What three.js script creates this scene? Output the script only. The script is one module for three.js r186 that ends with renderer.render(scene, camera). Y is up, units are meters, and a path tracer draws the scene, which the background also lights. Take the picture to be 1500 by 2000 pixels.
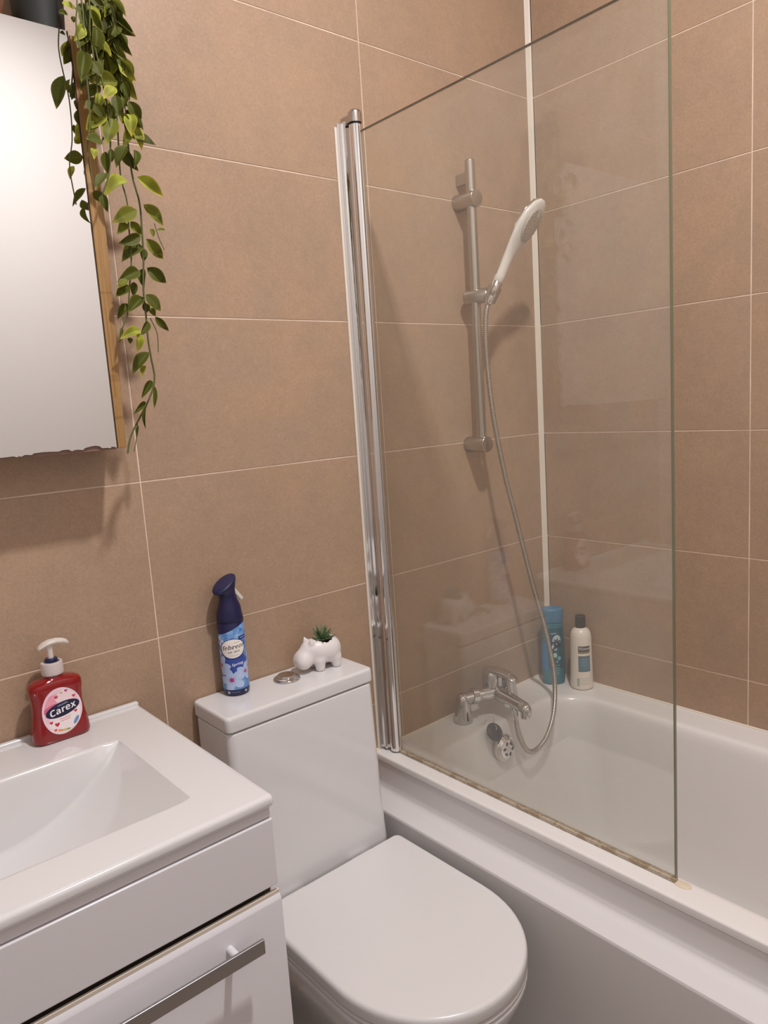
import * as THREE from 'three';
import { RoundedBoxGeometry } from 'three/addons/geometries/RoundedBoxGeometry.js';
import { mergeGeometries, mergeVertices, toCreasedNormals } from 'three/addons/utils/BufferGeometryUtils.js';
import { MarchingCubes } from 'three/addons/objects/MarchingCubes.js';
import { RectAreaLightUniformsLib } from 'three/addons/lights/RectAreaLightUniformsLib.js';

// ---------------------------------------------------------------- camera, light, exposure
// world: metres, floor y = 0; the back wall is z = 0 (x < 0), the wall beside the bath is x = 0
const scene = new THREE.Scene();
scene.background = new THREE.Color(0x000000);
const camera = new THREE.PerspectiveCamera(69.547, 0.75, 0.02, 20);
camera.position.set(-1.7315, 1.3630, 1.3296);
camera.rotation.set(-0.1469, -0.7001, -0.0659, 'YXZ');
scene.add(camera);

const renderer = new THREE.WebGLRenderer({ antialias: true });
renderer.toneMapping = THREE.LinearToneMapping;
renderer.toneMappingExposure = 0.64;
renderer.shadowMap.enabled = true;
RectAreaLightUniformsLib.init();

const LIGHT_AT = [-0.99, 3.0, 1.1];
const LIGHT_SIZE = 0.1;
const lamp = new THREE.RectAreaLight(new THREE.Color().setRGB(1.0, 0.972, 0.98), 1720, LIGHT_SIZE, LIGHT_SIZE);
lamp.name = 'ceiling_lamp_light';
lamp.position.set(LIGHT_AT[0], LIGHT_AT[1] - 0.022, LIGHT_AT[2]);
lamp.rotation.x = -Math.PI / 2;
scene.add(lamp);

// ---------------------------------------------------------------- helpers
let seedState = 12345;
function rnd() { seedState = (seedState * 1664525 + 1013904223) >>> 0; return seedState / 4294967296; }
const rr = (a, b) => a + (b - a) * rnd();
const V = (x, y, z) => new THREE.Vector3(x, y, z);
const taken = new Map();
function numbered(name) {
  const n = taken.get(name) ?? 0; taken.set(name, n + 1);
  return n ? name + '_' + String(n).padStart(3, '0') : name;
}
function part(name, geo, material, parent, label) {
  const m = new THREE.Mesh(geo, material);
  m.name = name; m.castShadow = true; m.receiveShadow = true;
  if (label) m.userData.label = label;
  parent.add(m);
  return m;
}
function thing(name, label, category, at = [0, 0, 0], turn = 0, group) {
  const g = new THREE.Group(); g.name = numbered(name);
  g.position.set(...at); g.rotation.y = turn;
  g.userData = { label, category };
  if (group) g.userData.group = group;
  scene.add(g);
  return g;
}
function structure(name, label, category = 'wall') {
  const g = new THREE.Group(); g.name = name; g.userData = { kind: 'structure', label, category };
  scene.add(g);
  return g;
}
function box(w, h, d, x, y, z) { const g = new THREE.BoxGeometry(w, h, d); g.translate(x, y, z); return g; }
function rbox(w, h, d, r, x, y, z, seg = 3) { const g = new RoundedBoxGeometry(w, h, d, seg, r); g.translate(x, y, z); return g; }
function span(x0, x1, y0, y1, z0, z1) { return box(x1 - x0, y1 - y0, z1 - z0, (x0 + x1) / 2, (y0 + y1) / 2, (z0 + z1) / 2); }
function rspan(x0, x1, y0, y1, z0, z1, r, seg = 3) { return rbox(x1 - x0, y1 - y0, z1 - z0, r, (x0 + x1) / 2, (y0 + y1) / 2, (z0 + z1) / 2, seg); }
function plain(g) {
  const o = g.index ? g.toNonIndexed() : g;
  const out = new THREE.BufferGeometry();
  out.setAttribute('position', o.getAttribute('position'));
  if (!o.getAttribute('normal')) o.computeVertexNormals();
  out.setAttribute('normal', o.getAttribute('normal'));
  out.setAttribute('uv', o.getAttribute('uv') ?? new THREE.BufferAttribute(new Float32Array(o.getAttribute('position').count * 2), 2));
  return out;
}
const merge = (list) => mergeGeometries(list.map(plain));
// rounded rectangle in the xz plane, always 4 * (nc + ns) points, so that loops can be joined
function ring(x0, x1, z0, z1, r, y, nc = 8, ns = 6) {
  const pts = [];
  r = Math.min(r, (x1 - x0) / 2 - 1e-4, (z1 - z0) / 2 - 1e-4);
  const corners = [[x1 - r, z1 - r, 0], [x0 + r, z1 - r, 1], [x0 + r, z0 + r, 2], [x1 - r, z0 + r, 3]];
  for (let k = 0; k < 4; k++) {
    const [cx, cz, q] = corners[k];
    for (let i = 0; i <= nc; i++) {
      const a = (q + i / nc) * Math.PI / 2;
      pts.push([cx + r * Math.cos(a), y, cz + r * Math.sin(a)]);
    }
    const [nx, nz, nq] = corners[(k + 1) % 4];
    const e = pts[pts.length - 1], a2 = nq * Math.PI / 2;
    const s = [nx + r * Math.cos(a2), y, nz + r * Math.sin(a2)];
    for (let i = 1; i < ns; i++) pts.push([e[0] + (s[0] - e[0]) * i / ns, y, e[2] + (s[2] - e[2]) * i / ns]);
  }
  return pts;
}
// joins closed loops of equal length; caps with a fan where asked
function loft(loops, capStart = false, capEnd = false, crease = 0) {
  const n = loops[0].length, pos = [], uv = [], idx = [];
  loops.forEach((l, j) => l.forEach((p, i) => { pos.push(...p); uv.push(i / n, j / (loops.length - 1)); }));
  for (let j = 0; j < loops.length - 1; j++) for (let i = 0; i < n; i++) {
    const a = j * n + i, b = j * n + (i + 1) % n, c = a + n, d = b + n;
    idx.push(a, c, b, b, c, d);
  }
  const cap = (j, flip) => {
    const l = loops[j], c = [0, 0, 0]; l.forEach((p) => { for (let k = 0; k < 3; k++) c[k] += p[k] / n; });
    const ci = pos.length / 3; pos.push(...c); uv.push(0.5, 0.5);
    for (let i = 0; i < n; i++) { const a = j * n + i, b = j * n + (i + 1) % n; flip ? idx.push(ci, b, a) : idx.push(ci, a, b); }
  };
  if (capStart) cap(0, false);
  if (capEnd) cap(loops.length - 1, true);
  const g = new THREE.BufferGeometry();
  g.setAttribute('position', new THREE.Float32BufferAttribute(pos, 3));
  g.setAttribute('uv', new THREE.Float32BufferAttribute(uv, 2));
  g.setIndex(idx); g.computeVertexNormals();
  return crease ? toCreasedNormals(g, crease) : g;
}
// a grid of points rows x cols
function sheet(rows, crease = 0) {
  const m = rows.length, n = rows[0].length, pos = [], uv = [], idx = [];
  rows.forEach((r, j) => r.forEach((p, i) => { pos.push(...p); uv.push(i / (n - 1), j / (m - 1)); }));
  for (let j = 0; j < m - 1; j++) for (let i = 0; i < n - 1; i++) {
    const a = j * n + i, b = a + 1, c = a + n, d = c + 1;
    idx.push(a, c, b, b, c, d);
  }
  const g = new THREE.BufferGeometry();
  g.setAttribute('position', new THREE.Float32BufferAttribute(pos, 3));
  g.setAttribute('uv', new THREE.Float32BufferAttribute(uv, 2));
  g.setIndex(idx); g.computeVertexNormals();
  return crease ? toCreasedNormals(g, crease) : g;
}
function lathe(profile, seg = 32) { return new THREE.LatheGeometry(profile.map(([r, y]) => new THREE.Vector2(r, y)), seg); }
function tube(pts, r, seg = 40, rad = 10) {
  return new THREE.TubeGeometry(new THREE.CatmullRomCurve3(pts.map((p) => V(...p)), false, 'centripetal'), seg, r, rad, false);
}
function rod(a, b, r0, r1 = r0, seg = 20) {
  const A = V(...a), B = V(...b), d = B.clone().sub(A);
  const g = new THREE.CylinderGeometry(r1, r0, d.length(), seg);
  g.applyQuaternion(new THREE.Quaternion().setFromUnitVectors(V(0, 1, 0), d.clone().normalize()));
  g.translate(...A.add(B).multiplyScalar(0.5).toArray());
  return g;
}
// sections: [center, half width a (local x), half width b (local z), tilt about z, y offset built into center]
function ellipseLoop(c, a, b, tilt = 0, n = 32, turnY = 0) {
  const out = [];
  for (let i = 0; i < n; i++) {
    const t = (i / n) * Math.PI * 2;
    let x = a * Math.cos(t), z = b * Math.sin(t), y = x * Math.sin(tilt); x *= Math.cos(tilt);
    const X = x * Math.cos(turnY) + z * Math.sin(turnY), Z = -x * Math.sin(turnY) + z * Math.cos(turnY);
    out.push([c[0] + X, c[1] + y, c[2] + Z]);
  }
  return out;
}

// ---------------------------------------------------------------- textures
function valueNoise(size, cells, seed) {
  let s = seed >>> 0; const r = () => { s = (s * 1664525 + 1013904223) >>> 0; return s / 4294967296; };
  const g = new Float32Array(cells * cells); for (let i = 0; i < g.length; i++) g[i] = r();
  const out = new Float32Array(size * size), sm = (t) => t * t * (3 - 2 * t);
  for (let y = 0; y < size; y++) for (let x = 0; x < size; x++) {
    const fx = x / size * cells, fy = y / size * cells, ix = Math.floor(fx), iy = Math.floor(fy), tx = sm(fx - ix), ty = sm(fy - iy);
    const at = (a, b) => g[(b % cells) * cells + (a % cells)];
    out[y * size + x] = (at(ix, iy) * (1 - tx) + at(ix + 1, iy) * tx) * (1 - ty) + (at(ix, iy + 1) * (1 - tx) + at(ix + 1, iy + 1) * tx) * ty;
  }
  return out;
}
function noiseTexture(size, layers, paint, srgb = true) {
  const maps = layers.map(([c, s]) => valueNoise(size, c, s)), d = new Uint8Array(size * size * 4);
  for (let i = 0; i < size * size; i++) {
    const p = paint(maps.map((m) => m[i]), i % size, Math.floor(i / size));
    for (let k = 0; k < 3; k++) d[i * 4 + k] = Math.max(0, Math.min(255, Math.round(p[k])));
    d[i * 4 + 3] = 255;
  }
  const t = new THREE.DataTexture(d, size, size);
  t.wrapS = t.wrapT = THREE.RepeatWrapping; t.magFilter = THREE.LinearFilter; t.minFilter = THREE.LinearMipmapLinearFilter; t.generateMipmaps = true;
  if (srgb) t.colorSpace = THREE.SRGBColorSpace;
  t.needsUpdate = true;
  return t;
}
function canvasTexture(w, h, draw) {
  const c = document.createElement('canvas'); c.width = w; c.height = h;
  draw(c.getContext('2d'), w, h);
  const t = new THREE.CanvasTexture(c); t.colorSpace = THREE.SRGBColorSpace; t.magFilter = THREE.LinearFilter;
  return t;
}
const std = (o) => new THREE.MeshStandardMaterial(o);
const phys = (o) => new THREE.MeshPhysicalMaterial(o);
const lin = (r, g, b) => new THREE.Color().setRGB(r, g, b);

// fired-clay tile: cloudy beige body with fine specks
const tileMap = noiseTexture(1024, [[5, 11], [14, 12], [60, 13], [300, 14], [512, 15]], (n) => {
  const v = 1 + 0.035 * (n[0] - 0.5) + 0.03 * (n[1] - 0.5) + 0.025 * (n[2] - 0.5) + 0.05 * (n[3] - 0.5) + 0.05 * (n[4] - 0.5);
  const warm = 2.5 * (n[1] - 0.5);
  return [173 * v + warm, 145 * v, 121 * v - warm];
});
const groutMap = noiseTexture(256, [[40, 21], [128, 22]], (n) => { const v = 0.88 + 0.12 * n[0] + 0.08 * n[1]; return [228 * v, 205 * v, 184 * v]; });
const floorMap = noiseTexture(256, [[6, 31], [30, 32], [128, 33]], (n) => { const v = 0.85 + 0.15 * n[0] + 0.12 * n[1] + 0.1 * n[2]; return [150 * v, 138 * v, 126 * v]; });
const woodMap = canvasTexture(128, 1024, (c, w, h) => {
  c.fillStyle = '#a37c4c'; c.fillRect(0, 0, w, h);
  let s = 99; const r = () => { s = (s * 1664525 + 1013904223) >>> 0; return s / 4294967296; };
  for (let i = 0; i < 260; i++) {
    const x = r() * w, y = r() * h, l = 60 + r() * 320, a = 0.05 + r() * 0.2;
    c.strokeStyle = r() < 0.5 ? `rgba(96,60,24,${a})` : `rgba(228,184,112,${a})`; c.lineWidth = 0.6 + r() * 3;
    c.beginPath(); c.moveTo(x, y); c.bezierCurveTo(x + r() * 8 - 4, y + l / 3, x + r() * 8 - 4, y + l * 0.66, x + r() * 10 - 5, y + l); c.stroke();
  }
  for (let i = 0; i < 9; i++) { c.fillStyle = `rgba(90,52,20,${0.12 + 0.15 * r()})`; c.fillRect(0, r() * h, w, 4 + r() * 14); }
});
woodMap.wrapS = woodMap.wrapT = THREE.RepeatWrapping;
const filmMap = noiseTexture(512, [[6, 41], [18, 42], [64, 43], [200, 44]], (n, x, y) => {
  const v = 255 * (0.98 - 0.012 * n[0] - 0.02 * Math.max(0, n[1] - 0.55) - 0.014 * n[2] * n[1] - 0.012 * n[3]); return [v, v, v];
}, false);

// ---------------------------------------------------------------- materials
const M = {
  tile: std({ map: tileMap, roughness: 0.42 }),
  grout: std({ map: groutMap, roughness: 0.9 }),
  floorTile: std({ map: floorMap, roughness: 0.5 }),
  paint: std({ color: lin(0.66, 0.64, 0.625), roughness: 0.85 }),
  ceramic: phys({ color: lin(0.75, 0.735, 0.735), roughness: 0.12, clearcoat: 0.4, clearcoatRoughness: 0.05 }),
  acrylic: phys({ color: lin(0.80, 0.77, 0.75), roughness: 0.22 }),
  seatPlastic: phys({ color: lin(0.74, 0.72, 0.715), roughness: 0.24 }),
  panel: std({ color: lin(0.72, 0.69, 0.685), roughness: 0.3 }),
  cabinetWhite: phys({ color: lin(0.76, 0.74, 0.77), roughness: 0.16 }),
  cabinetEdge: std({ color: lin(0.70, 0.62, 0.52), roughness: 0.5 }),
  gapDark: std({ color: lin(0.08, 0.06, 0.05), roughness: 0.8 }),
  chrome: std({ color: lin(0.78, 0.77, 0.76), metalness: 1, roughness: 0.07 }),
  satin: std({ color: lin(0.52, 0.49, 0.45), metalness: 1, roughness: 0.28 }),
  chromeDull: std({ color: lin(0.6, 0.57, 0.53), metalness: 1, roughness: 0.22 }),
  tapChrome: std({ color: lin(0.6, 0.585, 0.57), metalness: 1, roughness: 0.1 }),
  steelHandle: std({ color: lin(0.42, 0.41, 0.42), metalness: 1, roughness: 0.32 }),
  mirror: std({ color: lin(0.9, 0.9, 0.89), metalness: 1, roughness: 0.01 }),
  mirrorBack: std({ color: lin(0.22, 0.13, 0.1), roughness: 0.7 }),
  wood: std({ map: woodMap, roughness: 0.5 }),
  silicone: std({ color: lin(0.80, 0.71, 0.61), roughness: 0.45 }),
  glass: phys({ color: lin(0.966, 0.97, 0.945), roughness: 0.0, transmission: 0.985, transmissionMap: filmMap, thickness: 0, ior: 1.5 }),
  glassEdge: phys({ color: lin(0.20, 0.20, 0.13), roughness: 0.15 }),
  glassTop: phys({ color: lin(0.13, 0.10, 0.07), roughness: 0.2 }),
  seal: phys({ color: lin(0.42, 0.34, 0.23), roughness: 0.4 }),
  black: std({ color: lin(0.015, 0.013, 0.012), roughness: 0.4 }),
  blackPot: std({ color: lin(0.011, 0.012, 0.009), roughness: 0.6 }),
};

// ---------------------------------------------------------------- room
const ROOM = { x0: -1.96, x1: 0, z0: 0, z1: 1.95, h: 3.0 };
const TILE_T = 0.0085, JOINT = 0.0026, ROW0 = 1.2474 - 5 * 0.3;
const tileCache = new Map();
function tileGeometry(w, h, variant) {
  const key = [w.toFixed(4), h.toFixed(4), variant].join();
  if (!tileCache.has(key)) {
    const g = new RoundedBoxGeometry(w, h, TILE_T, 1, 0.0007), p = g.getAttribute('position'), uv = new Float32Array(p.count * 2);
    const ox = variant * 0.317, oy = variant * 0.611;
    for (let i = 0; i < p.count; i++) { uv[i * 2] = (p.getX(i) + 0.3) / 0.95 + ox; uv[i * 2 + 1] = (p.getY(i) + 0.15) / 0.95 + oy; }
    g.setAttribute('uv', new THREE.BufferAttribute(uv, 2));
    tileCache.set(key, g);
  }
  return tileCache.get(key);
}
// lays tiles on a wall: cuts = positions of the joints along the wall; place(u, y) gives the tile centre
function tiledWall(g, cuts, turn, place) {
  let k = 0;
  for (let r = 0; r < 12; r++) {
    const y0 = Math.max(0.0, ROW0 + r * 0.3), y1 = Math.min(ROOM.h, ROW0 + (r + 1) * 0.3);
    if (y1 - y0 < 0.02) continue;
    for (let c = 0; c < cuts.length - 1; c++) {
      const w = cuts[c + 1] - cuts[c] - JOINT, h = y1 - y0 - JOINT;
      const m = part('tile', tileGeometry(w, h, k++ % 5), M.tile, g);
      m.position.copy(place((cuts[c] + cuts[c + 1]) / 2, (y0 + y1) / 2)); m.rotation.y = turn;
    }
  }
}
{ // tile faces are flush with z = 0, x = 0 ...; the grout bed lies 0.9 mm behind the faces
  const T = TILE_T, back = structure('wall_back', 'beige tiled wall behind the toilet with pale grout lines');
  part('grout', span(ROOM.x0 - 0.12, ROOM.x1 + 0.12, -0.06, ROOM.h + 0.06, -0.12, -0.0009), M.grout, back);
  tiledWall(back, [ROOM.x0, -1.7945, -1.1945, -0.5955, 0], 0, (u, y) => V(u, y, -T / 2));
  const right = structure('wall_right', 'beige tiled wall along the bath with pale grout lines');
  part('grout', span(0.0009, 0.12, -0.06, ROOM.h + 0.06, 0, ROOM.z1 + 0.12), M.grout, right);
  tiledWall(right, [0, 0.5868, 1.1868, 1.7868, ROOM.z1], Math.PI / 2, (u, y) => V(T / 2, y, u));
  const left = structure('wall_left', 'white painted wall beside the basin');
  part('plaster', span(ROOM.x0 - 0.12, ROOM.x0, -0.06, ROOM.h + 0.06, 0, ROOM.z1 + 0.12), M.paint, left);
  const front = structure('wall_front', 'white painted wall seen in the mirror');
  part('plaster', span(ROOM.x0 - 0.12, 0.12, -0.06, ROOM.h + 0.06, ROOM.z1, ROOM.z1 + 0.12), M.paint, front);
  const ceil = structure('ceiling', 'white painted ceiling', 'ceiling');
  part('plaster', span(ROOM.x0 - 0.12, 0.12, ROOM.h, ROOM.h + 0.12, -0.12, ROOM.z1 + 0.12), M.paint, ceil);
  const floor = structure('floor', 'plain grey brown tiled floor', 'floor');
  part('grout', span(ROOM.x0 - 0.12, 0.12, -0.12, -0.0015, -0.12, ROOM.z1 + 0.12), M.grout, floor);
  const fg = new RoundedBoxGeometry(0.297, 0.008, 0.297, 1, 0.0008);
  for (let i = 0; i < 7; i++) for (let j = 0; j < 7; j++) {
    const m = part('tile', fg, M.floorTile, floor); m.position.set(ROOM.x1 - 0.15 - i * 0.3, -0.004, 0.15 + j * 0.3);
  }
  // white sealant in the corner and round the bath
  const bead = (name, label, shapePts, len, put) => {
    const s = new THREE.Shape(shapePts.map(([a, b]) => new THREE.Vector2(a, b)));
    const g = new THREE.ExtrudeGeometry(s, { depth: len, bevelEnabled: false }); put(g);
    const t = structure(name, label, 'sealant'); part('sealant_bead', g, M.silicone, t);
  };
  const tri = [[0, 0]]; for (let i = 0; i <= 6; i++) { const a = i / 6 * Math.PI / 2; tri.push([-0.0125 + 0.0045 * Math.sin(a) * Math.sin(2 * a) + 0.0125 * i / 6, -0.0125 * i / 6]); }
  bead('trim_1', 'white sealant strip up the tiled corner', tri, ROOM.h - 0.53, (g) => { g.rotateX(-Math.PI / 2); g.translate(0, 0.53, 0); });
}

// ---------------------------------------------------------------- ceiling light
{
  const t = thing('ceiling_light', 'round white ceiling downlight above the toilet', 'light', LIGHT_AT);
  part('trim_ring', lathe([[0.05, 0], [0.052, -0.012], [0.066, -0.016], [0.074, -0.008], [0.076, 0], [0.05, 0]], 40), M.paint, t);
  const glow = std({ color: lin(0.8, 0.8, 0.8), emissive: lin(1, 0.92, 0.84), emissiveIntensity: 6 });
  part('lamp_diffuser', lathe([[0.0001, -0.010], [0.04, -0.009], [0.0515, -0.004], [0.0515, -0.001], [0.0001, -0.001]], 40), glow, t);
}

// ---------------------------------------------------------------- bath
const RIM = 0.53;
{
  const t = thing('bathtub', 'white acrylic bathtub with rounded inner corners', 'bathtub');
  const L = [];
  const outer = (i, y) => ring(-0.695 + i, -0.0015, 0.0015, 1.715, 0.006, y, 10, 10);
  L.push(outer(0.012, 0.513), outer(0.003, 0.513), outer(0.0006, 0.5145), outer(0, 0.518), outer(0.0004, 0.5265), outer(0.0016, 0.5292), outer(0.0045, 0.5303), outer(0.011, 0.5305));
  const inn = (e, y, r, dz0 = 0, dz1 = 0) => ring(-0.632 + e, -0.094 - e, 0.122 + e + dz0, 1.575 - e - dz1, r, y, 10, 10);
  L.push(inn(-0.016, 0.5305, 0.118), inn(-0.009, 0.5300, 0.114), inn(-0.003, 0.528, 0.11), inn(0.002, 0.5235, 0.108), inn(0.006, 0.515, 0.106), inn(0.01, 0.50, 0.105));
  L.push(inn(0.018, 0.45, 0.105, 0.001, 0.01), inn(0.03, 0.36, 0.105, 0.004, 0.04), inn(0.042, 0.26, 0.105, 0.01, 0.08), inn(0.055, 0.19, 0.1, 0.02, 0.11), inn(0.075, 0.15, 0.09, 0.03, 0.13), inn(0.105, 0.132, 0.08, 0.04, 0.15), inn(0.16, 0.126, 0.06, 0.05, 0.18));
  part('tub', loft(L, false, true), M.acrylic, t);
  // overflow on the tap-end wall
  const at = V(-0.386, 0.4735, 0.1485), o = new THREE.Group();
  const disc = lathe([[0.0001, 0.013], [0.012, 0.0135], [0.023, 0.012], [0.0265, 0.0095], [0.027, 0.007], [0.031, 0.006], [0.0345, 0.002], [0.035, -0.012], [0.0001, -0.012]], 40);
  disc.rotateX(Math.PI / 2 - 0.08);
  const cover = part('overflow_cover', disc, M.chrome, t); cover.position.copy(at);
  const holes = []; for (let i = 0; i < 6; i++) { const a = i / 6 * 6.283 + 0.3, h = lathe([[0.0001, 0.0138], [0.0034, 0.0138], [0.0036, 0.0128], [0.0036, 0.010], [0.0001, 0.010]], 12); h.scale(1, 1, 1.6); h.rotateY(-a); h.translate(0.0145 * Math.sin(a), 0, 0.0145 * Math.cos(a)); holes.push(h); }
  holes.forEach((h) => { h.rotateX(Math.PI / 2 - 0.08); part('overflow_hole', h, M.black, cover); });
  part('overflow_screw', (() => { const g = new THREE.SphereGeometry(0.005, 12, 8); g.scale(1, 1, 0.5); g.translate(0, 0.001, 0.0135); return g; })(), M.chrome, cover);

  // moulded panel below the rim: cove, ledge and flat front
  
  const prof = [[-0.6928, 0.5125], [-0.6928, 0.4645], [-0.6934, 0.4585], [-0.6955, 0.4532], [-0.6995, 0.4495], [-0.705, 0.4470], [-0.711, 0.4461], [-0.7525, 0.4452], [-0.7558, 0.4442], [-0.7572, 0.442], [-0.7575, 0.438], [-0.7575, 0.25], [-0.7565, 0.06], [-0.7565, 0.001], [-0.735, 0.001], [-0.735, 0.42], [-0.70, 0.425], [-0.683, 0.45], [-0.683, 0.5125]];
  const sh = new THREE.Shape(prof.map(([x, y]) => new THREE.Vector2(x, y)));
  const pg = new THREE.ExtrudeGeometry(sh, { depth: 1.70, bevelEnabled: false }); pg.translate(0, 0, 0.004);
  part('side_panel', toCreasedNormals(pg, 0.7), M.panel, t, 'moulded white side panel with a ledge');

  // sealant between bath and tiles
  const bs = structure('trim_2', 'white sealant line between bath and tiles', 'sealant');
  part('sealant_bead', merge([rod([-0.69, 0.5315, 0.0015], [-0.0, 0.5315, 0.0015], 0.0035, 0.0035, 8), rod([-0.0015, 0.5315, 0], [-0.0015, 0.5315, 1.71], 0.0035, 0.0035, 8)]), M.silicone, bs);
}

// ---------------------------------------------------------------- glass screen
{
  const XG = -0.653, t = thing('shower_screen', 'clear glass shower screen hinged on chrome post beside the toilet', 'shower screen');
  const y0 = 0.5385, y1 = 1.936, z0 = 0.052, z1 = 0.751, th = 0.006;
  const pg = new THREE.BoxGeometry(th - 0.0008, y1 - y0, z1 - z0);
  { // keep only the two large faces: the ground edges are parts of their own
    const idx = pg.index.array; pg.setIndex([...idx.slice(0, 12)]); pg.clearGroups(); pg.translate(XG, (y0 + y1) / 2, (z0 + z1) / 2);
    const p = pg.getAttribute('position'), uv = pg.getAttribute('uv'); for (let i = 0; i < p.count; i++) uv.setXY(i, p.getZ(i) / 0.75, p.getY(i) / 0.75);
  }
  part('glass_pane', pg, M.glass, t, 'clear glass with a faint green tint');
  part('glass_edge', span(XG - th / 2, XG + th / 2, y0, y1, z1 - 0.0012, z1 + 0.0008), M.glassEdge, t, 'dark green upright glass edge');
  part('glass_edge', span(XG - th / 2, XG + th / 2, y1 - 0.0010, y1 + 0.0006, z0, z1), M.glassTop, t, 'dark green top glass edge');
  // wall channel: a chrome extrusion with a rounded nose and a groove
  const ch = new THREE.Shape(); // x, z
  [[-0.677, 0], [-0.677, 0.006], [-0.675, 0.0085], [-0.6715, 0.0085], [-0.670, 0.0105], [-0.6715, 0.0135], [-0.6715, 0.020], [-0.669, 0.0245], [-0.664, 0.0265], [-0.657, 0.0265], [-0.653, 0.0245], [-0.650, 0.020], [-0.650, 0.0]].forEach(([x, z], i) => (i ? ch.lineTo(x, -z) : ch.moveTo(x, -z)));
  const cg = new THREE.ExtrudeGeometry(ch, { depth: 1.962 - 0.536, bevelEnabled: false }); cg.rotateX(-Math.PI / 2); cg.translate(0, 0.536, 0);
  part('wall_channel', toCreasedNormals(cg, 0.5), M.chrome, t, 'chrome wall channel');
  part('channel_sealant', rod([-0.679, 0.536, 0.0015], [-0.679, 1.955, 0.0015], 0.003, 0.003, 8), M.silicone, t);
  const PZ = 0.0415;
  part('hinge_post', lathe([[0.0001, 0.5335], [0.013, 0.5335], [0.0142, 0.536], [0.0142, 1.951], [0.0001, 1.951]], 36).translate(-0.6555, 0, PZ), M.chrome, t, 'round chrome hinge post');
  part('post_ring', lathe([[0.0001, 1.950], [0.0135, 1.950], [0.0135, 1.956], [0.0001, 1.956]], 32).translate(-0.6555, 0, PZ), M.black, t);
  const cap = part('post_cap', lathe([[0.0148, 1.9555], [0.0148, 1.974], [0.0138, 1.9785], [0.011, 1.981], [0.0001, 1.982], [0.0001, 1.9555], [0.0148, 1.9555]].reverse(), 32).translate(-0.6555, 0, PZ), M.satin, t);
  part('hinge_arm', rspan(-0.668, -0.654, 1.957, 1.974, 0.006, 0.036, 0.003), M.satin, cap);
  part('hinge_fin', rspan(-0.6595, -0.6515, 0.538, 1.948, 0.024, 0.06, 0.002), M.chromeDull, t);
  // worn seal under the pane, with lime and mould in it
  const sealMap = noiseTexture(256, [[16, 51], [60, 52], [128, 53]], (n) => { const k = n[0] * 0.6 + n[1] * 0.4; return k > 0.52 ? [176 + 20 * n[2], 162 + 20 * n[2], 142 + 20 * n[2]] : [150 + 20 * n[2], 131 + 20 * n[2], 106 + 20 * n[2]]; });
  const sealMat = phys({ map: sealMap, roughness: 0.35 });
  const sg = rspan(XG - 0.0055, XG + 0.0055, 0.5305, 0.5385, 0.055, 0.752, 0.0015);
  { const p = sg.getAttribute('position'), uv = sg.getAttribute('uv'); for (let i = 0; i < p.count; i++) uv.setXY(i, p.getZ(i) * 3, p.getY(i) * 3 + p.getX(i) * 3); }
  part('bottom_seal', sg, sealMat, t, 'stained seal strip along the bottom edge');
  const blob = new THREE.SphereGeometry(0.012, 16, 10); blob.scale(0.8, 0.25, 1.3); blob.translate(-0.653, 0.5305, 0.762);
  part('sealant_lump', blob, std({ color: lin(0.7, 0.6, 0.45), roughness: 0.6 }), t, 'cream lump of old sealant');
}

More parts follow.
